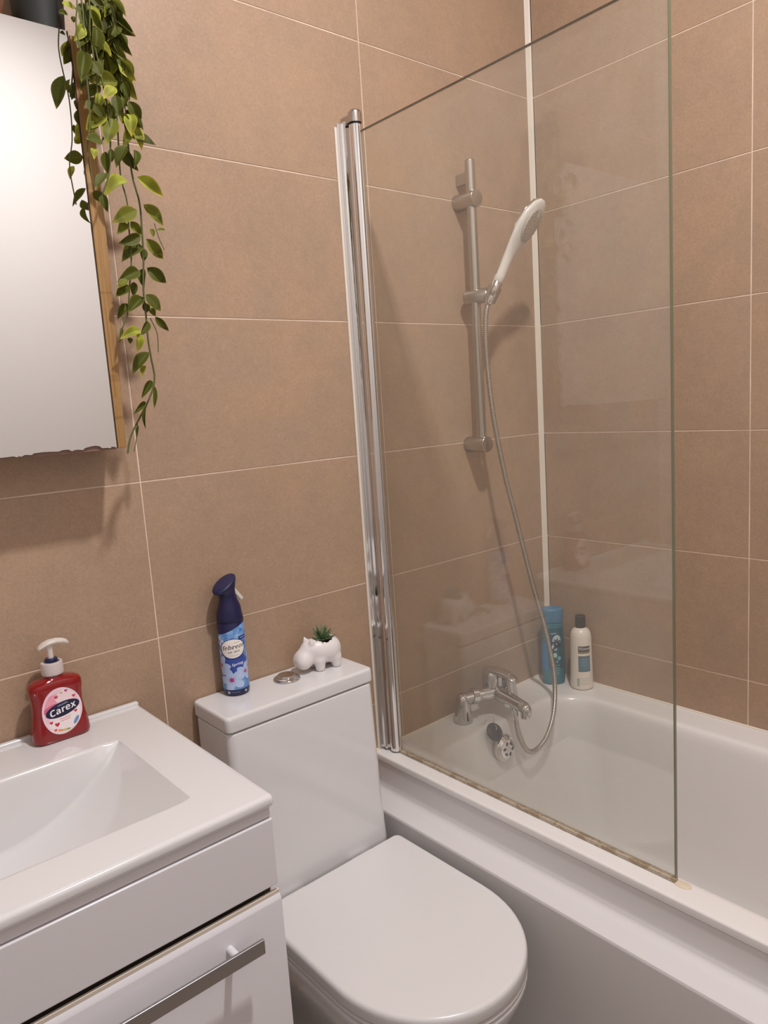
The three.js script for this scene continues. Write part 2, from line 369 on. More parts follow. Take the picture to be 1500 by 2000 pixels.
// ---------------------------------------------------------------- toilet
{
  const CX = -0.9665, t = thing('toilet', 'white close-coupled toilet with closed D-shaped lid', 'toilet', [CX, 0, 0]);
  // D-shaped outline: straight sides, half ellipse in front
  const dee = (hw, zb, zs, zf, y, rb = 0.02, dx = 0) => {
    const pts = [], N = 30;
    pts.push([0 + dx, y, zb]); for (let i = 1; i <= 4; i++) pts.push([-(hw - rb) * i / 4 + dx, y, zb]);
    for (let i = 1; i <= 5; i++) { const a = i / 5 * Math.PI / 2; pts.push([-(hw - rb) - rb * Math.sin(a) + dx, y, zb + rb - rb * Math.cos(a)]); }
    for (let i = 1; i <= 6; i++) pts.push([-hw + dx, y, zb + rb + (zs - zb - rb) * i / 6]);
    for (let i = 1; i < N; i++) { const a = i / N * Math.PI, c = Math.cos(a), s = Math.sin(a); pts.push([-hw * Math.sign(c) * Math.pow(Math.abs(c), 0.96) + dx, y, zs + (zf - zs) * Math.pow(s, 0.96)]); }
    for (let i = 0; i <= 6; i++) pts.push([hw + dx, y, zs - (zs - zb - rb) * i / 6]);
    for (let i = 1; i <= 5; i++) { const a = i / 5 * Math.PI / 2; pts.push([hw - rb + rb * Math.cos(a) + dx, y, zb + rb - rb * Math.sin(a)]); }
    for (let i = 1; i < 4; i++) pts.push([(hw - rb) * (1 - i / 4) + dx, y, zb]);
    return pts.reverse();
  };
  const solid = (rows, crease) => loft(rows.map((r) => dee(...r)), true, true, crease);
  const D = 0.012; // back corners of the lid
  part('lid', solid([[0.171, 0.19, 0.43, 0.622, 0.412, D], [0.1765, 0.187, 0.43, 0.629, 0.413, D], [0.1785, 0.185, 0.43, 0.632, 0.417, D], [0.1785, 0.185, 0.43, 0.632, 0.431, D], [0.1775, 0.1855, 0.43, 0.631, 0.436, D], [0.1745, 0.188, 0.43, 0.628, 0.4392, D], [0.1705, 0.191, 0.43, 0.624, 0.4402, D], [0.12, 0.22, 0.43, 0.56, 0.4404, D]]), M.seatPlastic, t, 'closed flat white lid');
  part('seat', solid([[0.1715, 0.19, 0.43, 0.622, 0.402, D], [0.176, 0.187, 0.43, 0.629, 0.403, D], [0.1775, 0.186, 0.43, 0.631, 0.4055, D], [0.1765, 0.187, 0.43, 0.630, 0.4095, D], [0.172, 0.19, 0.43, 0.624, 0.4110, D]]), M.seatPlastic, t);
  for (const s of [-1, 1]) part('hinge', rod([s * 0.11, 0.418, 0.178], [s * 0.06, 0.418, 0.178], 0.011), M.seatPlastic, t);
  part('pan', solid([[0.105, 0.003, 0.30, 0.44, 0.001, 0.03], [0.108, 0.003, 0.30, 0.447, 0.01, 0.03], [0.112, 0.003, 0.31, 0.46, 0.08, 0.03], [0.122, 0.003, 0.33, 0.492, 0.17, 0.03], [0.142, 0.003, 0.36, 0.545, 0.25, 0.03], [0.161, 0.003, 0.39, 0.59, 0.31, 0.03], [0.1735, 0.003, 0.41, 0.618, 0.36, 0.03], [0.178, 0.003, 0.43, 0.629, 0.386, 0.03], [0.1783, 0.003, 0.43, 0.6305, 0.395, 0.03], [0.1765, 0.003, 0.43, 0.629, 0.3995, 0.03], [0.170, 0.005, 0.43, 0.622, 0.4015, 0.03]]), M.ceramic, t);
  // cistern body widens slightly towards the pan
  const cis = (hw, z1, y, r) => ring(-hw, hw, 0.004, z1, r, y, 8, 4).reverse();
  part('cistern', loft([cis(0.173, 0.168, 0.395, 0.02), cis(0.1745, 0.163, 0.43, 0.02), cis(0.1748, 0.157, 0.47, 0.018), cis(0.1748, 0.152, 0.53, 0.018), cis(0.1745, 0.1465, 0.64, 0.016), cis(0.174, 0.142, 0.745, 0.015), cis(0.1735, 0.1408, 0.768, 0.014), cis(0.1725, 0.1398, 0.7715, 0.013), cis(0.168, 0.135, 0.7722, 0.012)], true, true), M.ceramic, t);
  const lid = (e, y, r) => ring(-0.1755 + e, 0.1755 - e, 0.002 + e * 0.6, 0.1425 - e, r, y, 8, 4).reverse();
  const cl = part('cistern_lid', loft([lid(0.006, 0.7748, 0.014), lid(0.0018, 0.7755, 0.011), lid(0, 0.778, 0.011), lid(0, 0.7985, 0.011), lid(0.0008, 0.8025, 0.011), lid(0.003, 0.8047, 0.01), lid(0.007, 0.8055, 0.009)], true, true), M.ceramic, t);
  // dual flush button
  const b = part('flush_button', lathe([[0.0001, 0.0085], [0.019, 0.0085], [0.021, 0.0075], [0.0212, 0.006], [0.0235, 0.0062], [0.0275, 0.0035], [0.0285, 0.0], [0.0001, 0.0]].reverse(), 40).translate(0.0135, 0.8055, 0.055), M.tapChrome, t, 'round chrome dual flush button');
  const half = (s) => { const sh = new THREE.Shape(); sh.absarc(0, 0, 0.018, s > 0 ? 0.05 : Math.PI + 0.05, s > 0 ? Math.PI - 0.05 : 2 * Math.PI - 0.05, false); sh.closePath(); const g = new THREE.ExtrudeGeometry(sh, { depth: 0.0015, bevelEnabled: true, bevelSize: 0.0006, bevelThickness: 0.0012, bevelSegments: 3, curveSegments: 20 }); g.rotateX(-Math.PI / 2); g.rotateY(0.5); g.translate(0.0135, 0.8135, 0.055); return g; };
  part('button_half', half(1), M.tapChrome, b); part('button_half', half(-1), M.tapChrome, b);
}

// ---------------------------------------------------------------- basin and vanity unit
const BT = 0.8355; // basin top
{
  const t = thing('washbasin', 'white ceramic washbasin with shallow trough bowl', 'washbasin');
  const X0 = -1.85, X1 = -1.2495, Z1 = 0.4825;
  const o = (e, y, r = 0.008) => ring(X0 + e, X1 - e, 0.003, Z1 - e, r, y, 6, 12);
  const bx0 = -1.764, bx1 = -1.3365, bz0 = 0.128, bz1 = 0.408;
  const slab = loft([o(0.01, 0.8185), o(0.004, 0.8185), o(0.0012, 0.8205), o(0, 0.824), o(0.0004, 0.830), o(0.002, 0.8335), o(0.005, BT - 0.0004), o(0.009, BT), ring(bx0, bx1, bz0, bz1, 0.006, BT, 6, 12)]);
  // trough bowl: depth follows a smooth arch across x, steep back and front
  const depth = (x) => { const u = Math.min(1, Math.abs((x - (bx0 + bx1) / 2) / ((bx1 - bx0) / 2))); return 0.112 * Math.pow(Math.max(0, 1 - Math.pow(u, 2.1)), 1.0); };
  const rows = [];
  const cols = []; for (let i = 0; i <= 48; i++) cols.push(bx0 + (bx1 - bx0) * (0.5 - 0.5 * Math.cos(Math.PI * i / 48)));
  const sec = [];
  sec.push([0, 0], [0.004, 0.0]); // z offset from back edge and share of depth
  const prof = (d) => {
    const p = [], f = Math.min(1, d / 0.03), R = 0.012 * f;
    p.push([bz0, 0], [bz0 + 0.0035, 0.0002], [bz0 + 0.0065, 0.0014 * f], [bz0 + 0.008, 0.005 * f]);
    const zb = bz0 + 0.008 + 0.012 * f;
    for (let i = 1; i <= 6; i++) p.push([bz0 + 0.008 + (zb - bz0 - 0.008) * i / 6, 0.005 * f + (d - R - 0.005 * f) * i / 6]);
    for (let i = 1; i <= 5; i++) { const a = i / 5 * Math.PI / 2; p.push([zb + R * (1 - Math.cos(a)), d - R + R * Math.sin(a)]); }
    const zf = bz1 - 0.008 - 0.02 * f;
    for (let i = 1; i <= 4; i++) p.push([zb + R + (zf - 2 * R - zb) * i / 4, d]);
    for (let i = 1; i <= 5; i++) { const a = i / 5 * Math.PI / 2; p.push([zf - R + R * Math.sin(a), d - R + R * Math.cos(a)]); }
    for (let i = 1; i <= 6; i++) p.push([zf + (bz1 - 0.008 - zf) * i / 6, (d - R) + (0.005 * f - (d - R)) * i / 6]);
    p.push([bz1 - 0.0065, 0.0014 * f], [bz1 - 0.0035, 0.0002], [bz1, 0]);
    return p;
  };
  for (const x of cols) rows.push(prof(depth(x)).map(([z, d]) => [x, BT - Math.max(0, d), z]));
  const bowl = sheet(rows);
  part('basin', slab, M.ceramic, t);
  part('bowl', bowl, M.ceramic, t);
  part('back_lip', rspan(X0 + 0.002, X1 - 0.002, 0.826, 0.8415, 0.0025, 0.0145, 0.0035), M.ceramic, t);
  part('bowl_underside', span(-1.76, -1.34, 0.708, 0.7165, 0.14, 0.40), M.ceramic, t);
  // waste in the floor of the bowl
  part('waste', lathe([[0.0001, 0.004], [0.02, 0.004], [0.03, 0.002], [0.032, 0]].reverse(), 32).translate(-1.55, 0.7238, 0.27), M.chrome, t);
}
{
  const t = thing('vanity_unit', 'white gloss vanity unit with drawer below the basin', 'vanity');
  const X0 = -1.846, X1 = -1.2545, ZF = 0.4785;
  part('carcass', merge([span(X0, X1, 0.1, 0.70, 0.004, ZF - 0.022), span(X0, X0 + 0.018, 0.70, 0.816, 0.004, ZF - 0.02), span(X1 - 0.018, X1, 0.70, 0.816, 0.004, ZF - 0.02), span(X0, X1, 0.70, 0.816, 0.44, ZF - 0.019)]), M.cabinetWhite, t);
  part('top_strip', rspan(X0, X1 - 0.001, 0.8015, 0.818, ZF - 0.019, ZF - 0.004, 0.001), M.cabinetWhite, t);
  part('fascia', rspan(X0, X1, 0.7005, 0.8005, ZF - 0.0185, ZF, 0.0022), M.cabinetWhite, t);
  part('drawer_gap', merge([span(X0, X1 - 0.004, 0.668, 0.702, ZF - 0.03, ZF - 0.0185), span(X0, X1 - 0.004, 0.668, 0.6725, ZF - 0.019, ZF - 0.006)]), M.gapDark, t);
  const dr = new THREE.Shape([[ZF - 0.0185, 0.20], [ZF + 0.002, 0.20], [ZF + 0.002, 0.677], [ZF + 0.0012, 0.679], [ZF - 0.0042, 0.6885], [ZF - 0.0058, 0.6900], [ZF - 0.0058, 0.672], [ZF - 0.0185, 0.672]].map(([z, y]) => new THREE.Vector2(-z, y)));
  const dg = new THREE.ExtrudeGeometry(dr, { depth: X1 + 0.0015 - X0, bevelEnabled: false }); dg.rotateY(Math.PI / 2); dg.translate(X0, 0, 0);
  const d = part('drawer', toCreasedNormals(dg, 0.4), M.cabinetWhite, t);
  part('drawer_lip', rspan(X0, X1 + 0.0017, 0.6845, 0.6910, ZF - 0.0070, ZF - 0.0022, 0.0012), M.cabinetEdge, d, 'yellowed top edge of drawer');
  part('handle', rspan(-1.802, -1.3015, 0.636, 0.657, 0.5055, 0.5105, 0.0012), M.steelHandle, d, 'long flat brushed steel bar handle');
  for (const x of [-1.765, -1.339]) part('handle_post', rod([x, 0.6465, ZF + 0.001], [x, 0.6465, 0.507], 0.0055), M.cabinetWhite, d);
  part('plinth', span(X0 + 0.01, X1 - 0.01, 0.001, 0.2, 0.03, ZF - 0.05), M.cabinetWhite, t);
}

// ---------------------------------------------------------------- mirror cabinet
{
  const t = thing('mirror_cabinet', 'wall cabinet with mirror front and bamboo side panel', 'cabinet');
  const X0 = -1.86, XM = -1.266, Y0 = 1.3155, Y1 = 1.9615, ZM = 0.0985;
  const white = M.paint;
  part('carcass', merge([span(X0, XM - 0.004, Y0 + 0.006, Y1 - 0.003, 0.003, ZM - 0.012)]), M.mirrorBack, t);
  // bamboo side panel: its front edge shows, a little wider at the top
  const s = new THREE.Shape([[XM + 0.0026, Y0 + 0.002], [-1.2512, Y0 + 0.002], [-1.2435, 1.66], [-1.2428, Y1 - 0.004], [XM + 0.0026, Y1 - 0.004]].map(([x, y]) => new THREE.Vector2(x, y)));
  const sg = new THREE.ExtrudeGeometry(s, { depth: ZM - 0.008, bevelEnabled: true, bevelSize: 0.0008, bevelThickness: 0.0008, bevelSegments: 2 }); sg.translate(0, 0, 0.004);
  { const p = sg.getAttribute('position'), n = sg.getAttribute('normal'), uv = sg.getAttribute('uv'); for (let i = 0; i < p.count; i++) uv.setXY(i, (Math.abs(n.getX(i)) > 0.7 ? p.getZ(i) : p.getX(i)) / 0.05, p.getY(i) / 0.7); }
  part('side_panel', sg, M.wood, t, 'bamboo side panel');
  part('shadow_gap', span(XM - 0.0024, XM + 0.0022, Y0 + 0.004, Y1 - 0.005, ZM - 0.012, ZM - 0.0055), M.gapDark, t, 'dark gap beside the mirror');
  part('backing_board', span(X0, XM - 0.001, Y0, Y1 - 0.001, ZM - 0.0075, ZM - 0.0032), M.mirrorBack, t, 'brown backing of the mirror');
  // silvered glass whose lower edge has flaked away
  const m = new THREE.Shape(); m.moveTo(X0, Y1); m.lineTo(XM - 0.002, Y1); m.lineTo(XM - 0.002, Y0 + 0.0025);
  const edge = [[-1.270, 0.0022], [-1.2725, 0.0035], [-1.2765, 0.0036], [-1.279, 0.0015], [-1.283, 0.0025], [-1.292, 0.0028], [-1.297, 0.0065], [-1.303, 0.0078], [-1.311, 0.0072], [-1.320, 0.0055], [-1.3235, 0.0025], [-1.331, 0.0038], [-1.338, 0.0035], [-1.3405, 0.002], [-1.346, 0.0052], [-1.354, 0.0055], [-1.362, 0.0035], [-1.375, 0.0045], [-1.388, 0.0048], [-1.399, 0.0042], [-1.402, 0.002], [-1.412, 0.003], [-1.417, 0.0008], [-1.421, 0.0018], [-1.4235, 0.0004], [-1.4285, 0.0024], [-1.445, 0.0018], [-1.47, 0.003], [-1.5, 0.001], [-1.56, 0.0025], [-1.64, 0.001], [-1.75, 0.002]];
  edge.forEach(([x, h]) => m.lineTo(x, Y0 + 0.0008 + h)); m.lineTo(X0, Y0 + 0.002); m.closePath();
  const mg = new THREE.ExtrudeGeometry(m, { depth: 0.003, bevelEnabled: false }); mg.translate(0, 0, ZM - 0.003);
  part('mirror', mg, M.mirror, t, 'mirror with flaked lower edge');
  part('top_board', span(X0, XM + 0.0, Y1 - 0.003, Y1 - 0.0008, 0.003, ZM - 0.004), M.wood, t);
}

// ---------------------------------------------------------------- plant on the cabinet
const CAB_TOP = 1.9607;
{
  const p = thing('plant_pot', 'black plastic plant pot on the mirror cabinet', 'pot', [-1.293, CAB_TOP, 0.05]);
  part('pot', lathe([[0.0001, 0.004], [0.033, 0.004], [0.0385, 0.085], [0.0415, 0.085], [0.0415, 0.094], [0.044, 0.094], [0.044, 0.082], [0.0405, 0.081], [0.036, 0.001], [0.034, 0], [0.0001, 0]].reverse(), 36), M.blackPot, p);
  part('compost', lathe([[0.0375, 0.076], [0.02, 0.082], [0.0001, 0.084]], 24), std({ color: lin(0.03, 0.02, 0.015), roughness: 1 }), p);
  const dsh = thing('wooden_dish', 'low brown wooden dish on the cabinet beside the black pot', 'dish', [-1.40, CAB_TOP, 0.05]);
  part('dish', lathe([[0.0001, 0.006], [0.04, 0.008], [0.052, 0.034], [0.056, 0.034], [0.047, 0.004], [0.04, 0], [0.0001, 0]].reverse(), 32), std({ color: lin(0.26, 0.13, 0.075), roughness: 0.5 }), dsh);
}
const LEAVES = [
  [-1.245,1.941,0.129,-1.21,1.927,0.123,0.023,'b'], [-1.198,1.934,0.116,-1.177,1.901,0.111,0.016,'m'], [-1.21,1.891,0.125,-1.254,1.881,0.125,0.027,'m'],
  [-1.222,1.874,0.145,-1.246,1.85,0.153,0.019,'b'], [-1.193,1.891,0.124,-1.192,1.871,0.121,0.012,'d'], [-1.246,1.864,0.136,-1.252,1.838,0.133,0.015,'b'],
  [-1.234,1.842,0.127,-1.267,1.81,0.121,0.026,'b'], [-1.223,1.834,0.128,-1.244,1.788,0.139,0.027,'m'], [-1.193,1.847,0.126,-1.199,1.809,0.134,0.022,'b'],
  [-1.212,1.846,0.125,-1.194,1.83,0.121,0.015,'m'], [-1.191,1.815,0.113,-1.151,1.808,0.118,0.017,'g'], [-1.251,1.792,0.141,-1.279,1.788,0.15,0.022,'d'],
  [-1.205,1.796,0.127,-1.225,1.762,0.121,0.022,'d'], [-1.191,1.794,0.121,-1.196,1.764,0.126,0.014,'d'], [-1.245,1.779,0.135,-1.244,1.746,0.131,0.015,'d'],
  [-1.235,1.785,0.134,-1.234,1.766,0.128,0.012,'d'], [-1.266,1.777,0.145,-1.272,1.758,0.155,0.012,'b'], [-1.206,1.744,0.119,-1.248,1.716,0.117,0.027,'b'],
  [-1.194,1.75,0.128,-1.154,1.723,0.131,0.022,'b'], [-1.251,1.744,0.144,-1.274,1.715,0.153,0.017,'d'], [-1.235,1.75,0.118,-1.223,1.745,0.118,0.012,'d'],
  [-1.259,1.714,0.137,-1.253,1.686,0.138,0.014,'d'], [-1.267,1.72,0.127,-1.256,1.704,0.125,0.017,'d'], [-1.2,1.699,0.126,-1.24,1.677,0.118,0.026,'m'],
  [-1.179,1.714,0.107,-1.15,1.681,0.112,0.022,'m'], [-1.214,1.679,0.113,-1.233,1.66,0.115,0.017,'m'], [-1.209,1.682,0.117,-1.191,1.662,0.116,0.015,'m'],
  [-1.171,1.669,0.13,-1.153,1.672,0.126,0.006,'m'], [-1.194,1.661,0.116,-1.232,1.646,0.112,0.02,'d'], [-1.187,1.656,0.121,-1.159,1.631,0.119,0.02,'m'],
  [-1.174,1.674,0.115,-1.174,1.659,0.121,0.009,'m'], [-1.271,2.002,0.096,-1.251,1.995,0.102,0.016,'b'], [-1.283,1.979,0.11,-1.266,1.983,0.104,0.01,'d'],
  [-1.266,1.973,0.124,-1.266,1.965,0.121,0.009,'d'], [-1.221,2.012,0.106,-1.223,1.991,0.111,0.018,'g'], [-1.226,1.976,0.129,-1.22,1.959,0.127,0.017,'g'],
  [-1.254,1.962,0.127,-1.271,1.935,0.128,0.018,'b'], [-1.252,1.952,0.124,-1.247,1.94,0.13,0.012,'d'], [-1.264,1.915,0.145,-1.279,1.865,0.156,0.024,'d'],
  [-1.251,1.907,0.141,-1.245,1.882,0.152,0.022,'d'], [-1.23,1.937,0.123,-1.219,1.898,0.121,0.028,'d'], [-1.21,2.003,0.129,-1.204,1.96,0.137,0.005,'g'],
  [-1.204,1.957,0.116,-1.202,1.932,0.127,0.005,'g'], [-1.212,1.873,0.121,-1.214,1.836,0.129,0.018,'d'], [-1.228,1.854,0.13,-1.223,1.828,0.126,0.015,'d'],
  [-1.237,1.961,0.134,-1.243,1.918,0.128,0.021,'d'], [-1.227,2.009,0.097,-1.241,1.966,0.108,0.018,'d'], [-1.24,2.011,0.096,-1.243,1.98,0.102,0.015,'d'],
  [-1.202,2.016,0.089,-1.202,1.982,0.102,0.013,'m'], [-1.257,1.91,0.142,-1.257,1.884,0.141,0.014,'m'], [-1.246,1.878,0.13,-1.259,1.858,0.124,0.015,'d'],
  [-1.259,1.843,0.147,-1.244,1.823,0.147,0.016,'d'], [-1.267,1.807,0.128,-1.245,1.825,0.121,0.014,'m'], [-1.187,1.649,0.101,-1.225,1.621,0.102,0.029,'d'],
  [-1.184,1.646,0.116,-1.156,1.627,0.111,0.017,'m'], [-1.185,1.645,0.101,-1.188,1.622,0.103,0.014,'d'], [-1.199,1.607,0.106,-1.243,1.584,0.118,0.022,'d'],
  [-1.183,1.613,0.103,-1.152,1.589,0.106,0.022,'d'], [-1.225,1.58,0.119,-1.249,1.56,0.119,0.018,'d'], [-1.228,1.588,0.124,-1.247,1.573,0.125,0.014,'m'],
  [-1.21,1.588,0.106,-1.214,1.564,0.106,0.013,'d'], [-1.188,1.612,0.101,-1.192,1.579,0.102,0.015,'d'], [-1.198,1.564,0.106,-1.23,1.536,0.116,0.022,'d'],
  [-1.198,1.566,0.12,-1.175,1.539,0.122,0.023,'d'], [-1.221,1.553,0.101,-1.244,1.527,0.102,0.015,'d'], [-1.197,1.555,0.106,-1.191,1.539,0.102,0.014,'d'],
  [-1.187,1.546,0.106,-1.183,1.531,0.115,0.012,'m'], [-1.178,1.533,0.103,-1.155,1.509,0.102,0.013,'d'], [-1.214,1.508,0.122,-1.253,1.493,0.126,0.017,'b'],
  [-1.22,1.503,0.124,-1.225,1.472,0.124,0.016,'b'], [-1.2,1.522,0.122,-1.218,1.498,0.127,0.014,'d'], [-1.233,1.496,0.119,-1.236,1.485,0.126,0.009,'d'],
  [-1.2,1.473,0.112,-1.231,1.437,0.106,0.021,'d'], [-1.207,1.451,0.105,-1.219,1.43,0.115,0.01,'b'], [-1.205,1.425,0.122,-1.231,1.395,0.132,0.012,'d'],
  [-1.195,1.416,0.108,-1.202,1.378,0.113,0.008,'d'], [-1.219,1.391,0.119,-1.243,1.371,0.124,0.01,'d'], [-1.219,1.38,0.12,-1.225,1.345,0.122,0.006,'d'],
  [-1.234,1.352,0.116,-1.241,1.331,0.121,0.005,'d'], [-1.239,1.514,0.106,-1.249,1.488,0.117,0.006,'d'],
];
const STEMS = [
  [0.0016, [[-1.24,2.019,0.112], [-1.222,1.989,0.112], [-1.204,1.948,0.112], [-1.202,1.89,0.112], [-1.197,1.816,0.112], [-1.195,1.753,0.112], [-1.188,1.716,0.112], [-1.189,1.668,0.112], [-1.191,1.631,0.112], [-1.198,1.569,0.112], [-1.198,1.531,0.112], [-1.199,1.495,0.112], [-1.197,1.461,0.112], [-1.195,1.427,0.112], [-1.212,1.389,0.112], [-1.232,1.36,0.112], [-1.25,1.33,0.112], [-1.256,1.307,0.112]]],
  [0.0014, [[-1.244,2.006,0.132], [-1.242,1.941,0.132], [-1.235,1.876,0.132], [-1.232,1.824,0.132], [-1.242,1.748,0.132], [-1.257,1.713,0.132]]],
  [0.0013, [[-1.222,2.021,0.11], [-1.211,1.937,0.11], [-1.209,1.856,0.11], [-1.212,1.798,0.11], [-1.214,1.751,0.11], [-1.208,1.714,0.11], [-1.21,1.68,0.11], [-1.211,1.63,0.11], [-1.22,1.579,0.11], [-1.23,1.531,0.11], [-1.242,1.509,0.11], [-1.247,1.489,0.11]]],
  [0.0014, [[-1.252,2.007,0.125], [-1.255,1.931,0.125], [-1.266,1.876,0.125]]],
  [0.0011, [[-1.264,1.993,0.14], [-1.27,1.95,0.14], [-1.263,1.875,0.14], [-1.266,1.816,0.14], [-1.275,1.775,0.14], [-1.272,1.715,0.14]]],
  [0.0008, [[-1.191,1.529,0.112], [-1.182,1.505,0.112], [-1.183,1.473,0.112]]],
  [0.0007, [[-1.166,1.684,0.112], [-1.16,1.66,0.112], [-1.153,1.643,0.112]]],
  [0.0007, [[-1.232,1.36,0.11], [-1.237,1.333,0.11], [-1.244,1.309,0.11]]],
  [0.001, [[-1.216,2.013,0.115], [-1.201,1.977,0.115], [-1.196,1.967,0.115]]],
  [0.0012, [[-1.245,1.999,0.138], [-1.249,1.947,0.138], [-1.247,1.895,0.138], [-1.249,1.847,0.138]]],
  [0.0011, [[-1.208,2.018,0.118], [-1.201,1.95,0.118], [-1.198,1.888,0.118], [-1.197,1.823,0.118]]],
];
{
  const t = thing('trailing_plant', 'trailing artificial plant with green leaves hanging past the mirror cabinet', 'plant', [-1.293, 2.04, 0.05]);
  const off = V(-1.293, 2.04, 0.05);
  // one leaf: pointed oval folded along its midrib, 1 long, base at the origin, along +x, face towards +z
  const leafGeometry = (bend, fold, aspect) => {
    const rows = [], N = 10;
    for (let i = 0; i <= N; i++) {
      const u = i / N, w = 0.5 * aspect * Math.pow(Math.sin(Math.PI * Math.pow(u, 0.78)), 0.95) * (1 - 0.1 * u), r = [];
      for (let k = -3; k <= 3; k++) { const s = k / 3; r.push([u - 0.0, s * w, fold * Math.abs(s) * w * 1.4 - bend * (u - 0.45) * (u - 0.45) + bend * 0.2 + 0.012 * Math.sin(9 * u + s * 2) * Math.abs(s)]); }
      rows.push(r);
    }
    return sheet(rows);
  };
  const leafMap = (base, edge, tip, vein, k) => canvasTexture(64, 256, (c, w, h) => {
    c.fillStyle = base; c.fillRect(0, 0, w, h);
    const g = c.createLinearGradient(0, 0, 0, h * k); g.addColorStop(0, tip); g.addColorStop(1, 'rgba(0,0,0,0)'); c.fillStyle = g; c.fillRect(0, 0, w, h * k);
    c.fillStyle = edge; c.fillRect(0, 0, 5, h); c.fillRect(w - 5, 0, 5, h);
    c.strokeStyle = vein; c.lineWidth = 2; c.beginPath(); c.moveTo(w / 2, 0); c.lineTo(w / 2, h); c.stroke(); c.lineWidth = 1;
    for (let i = 0; i < 9; i++) { c.beginPath(); c.moveTo(w / 2, 20 + i * 28); c.lineTo(2, i * 28); c.moveTo(w / 2, 20 + i * 28); c.lineTo(w - 2, i * 28); c.stroke(); }
  });
  const leafMat = (map) => phys({ map, roughness: 0.6, specularIntensity: 0.45, side: THREE.DoubleSide, transmission: 0.16, thickness: 0 });
  const LM = {
    d: leafMat(leafMap('#525618', '#64661e', '#aea534', 'rgba(120,135,50,0.5)', 0.3)),
    m: leafMat(leafMap('#727422', '#848428', '#c0b63c', 'rgba(140,150,70,0.5)', 0.42)),
    b: leafMat(leafMap('#a3a83a', '#b4b440', '#d8cc44', 'rgba(190,200,110,0.5)', 0.7)),
    g: leafMat(leafMap('#7d8055', '#6f7348', '#959468', 'rgba(200,200,160,0.6)', 0.3)),
  };
  const stemMat = std({ color: lin(0.10, 0.11, 0.03), roughness: 0.6 });
  const variants = [leafGeometry(0.25, 0.25, 1), leafGeometry(0.5, 0.35, 1), leafGeometry(-0.2, 0.4, 1), leafGeometry(0.1, 0.15, 1)];
  const toward = V(-0.35, 0.05, 1.0).normalize();
  LEAVES.forEach(([bx, by, bz, tx, ty, tz, w, tone], i) => {
    const a = V(bx, by, bz), b = V(tx, ty, tz), ax = b.clone().sub(a), len = ax.length(); ax.normalize();
    let n = toward.clone().addScaledVector(ax, -toward.dot(ax)).normalize();
    n.applyAxisAngle(ax, rr(-0.5, 0.5));
    const s = n.clone().cross(ax).normalize();
    const m = part('leaf', variants[i % 4], LM[tone], t);
    const mat = new THREE.Matrix4().makeBasis(ax.clone().multiplyScalar(len), s.multiplyScalar(w), n.multiplyScalar(len));
    mat.setPosition(a.sub(off)); mat.decompose(m.position, m.quaternion, m.scale);
  });
  // smaller leaves filling the thick upper part of the plant
  [0, 1, 2, 9, 10, 0, 2, 10, 0, 2].forEach((k, n) => {
    const c = new THREE.CatmullRomCurve3(STEMS[k][1].map((q) => V(...q)), false, 'centripetal');
    for (let j = 0; j < 16; j++) {
      const a = c.getPoint(j < 8 ? rr(0, 1) : rr(0, 0.3)); if (a.y < (j < 8 ? 1.775 : 1.9) || (a.y < 1.86 && j % 2)) continue;
      a.x += rr(-0.002, 0.008); a.z = Math.min(a.z + rr(-0.008, 0.006), 0.122);
      const ax = V(rr(-0.5, 0.75), rr(-1.1, -0.35), rr(-0.1, 0.25)).normalize(), len = rr(0.024, 0.042), w = len * rr(0.42, 0.6);
      let m3 = toward.clone().addScaledVector(ax, -toward.dot(ax)).normalize(); m3.applyAxisAngle(ax, rr(-0.9, 0.9));
      const s = m3.clone().cross(ax).normalize();
      if (a.z + Math.min(0, ax.z * len) < 0.103 && a.x < -1.235) a.z = 0.113;
      const m = part('leaf', variants[(n + j) % 4], LM['ddmdddmdbd'[(n * 3 + j) % 10]], t);
      const mat = new THREE.Matrix4().makeBasis(ax.multiplyScalar(len), s.multiplyScalar(w), m3.multiplyScalar(len));
      mat.setPosition(a.sub(off)); mat.decompose(m.position, m.quaternion, m.scale);
    }
  });
  STEMS.forEach(([r, pts], i) => {
    const q = pts.map((p) => [p[0] - off.x, p[1] - off.y, p[2] - off.z]);
    if (i < 2 || i === 2 || i === 3 || i === 4 || i === 9 || i === 10 || i === 8) q.unshift([rr(-0.01, 0.02), 0.012, rr(-0.01, 0.02)], [q[0][0] * 0.6 + 0.01, 0.03, q[0][2] * 0.6 + 0.008]);
    part('stem', tube(q, r, 60, 6), stemMat, t);
  });
}

// ---------------------------------------------------------------- shower rail, head and hose
{
  const RX = -0.306, RZ = 0.047, t = thing('shower_rail', 'satin metal shower riser rail with two wall brackets', 'shower rail', [RX, 1.241, 0]);
  part('rail', lathe([[0.0001, -0.015], [0.0122, -0.015], [0.0122, 0.69], [0.0112, 0.692], [0.0001, 0.692]], 28).translate(0, 0, RZ), M.satin, t);
  for (const y of [0, 0.6]) {
    const g = lathe([[0.0001, 0.0005], [0.0205, 0.0005], [0.0205, 0.064], [0.019, 0.0665], [0.0001, 0.067]], 36); g.rotateX(Math.PI / 2); g.translate(0, y, 0);
    part('wall_bracket', g, M.satin, t);
  }
  part('cable_clip', rspan(-0.002, 0.007, 0.64, 0.668, 0.001, 0.034, 0.002), M.satin, t);
  // sliding holder
  const sl = lathe([[0.0001, -0.02], [0.0170, -0.02], [0.0182, -0.017], [0.0182, 0.042], [0.0001, 0.043]], 32); sl.rotateX(Math.PI / 2); sl.rotateY(0.25); sl.translate(-0.002, 0.368, RZ - 0.006);
  const holder = part('slider', sl, M.satin, t);
  part('cradle', rod([-0.008, 0.349, 0.099], [0.006, 0.381, 0.106], 0.0142, 0.0172, 24), M.satin, holder);
}
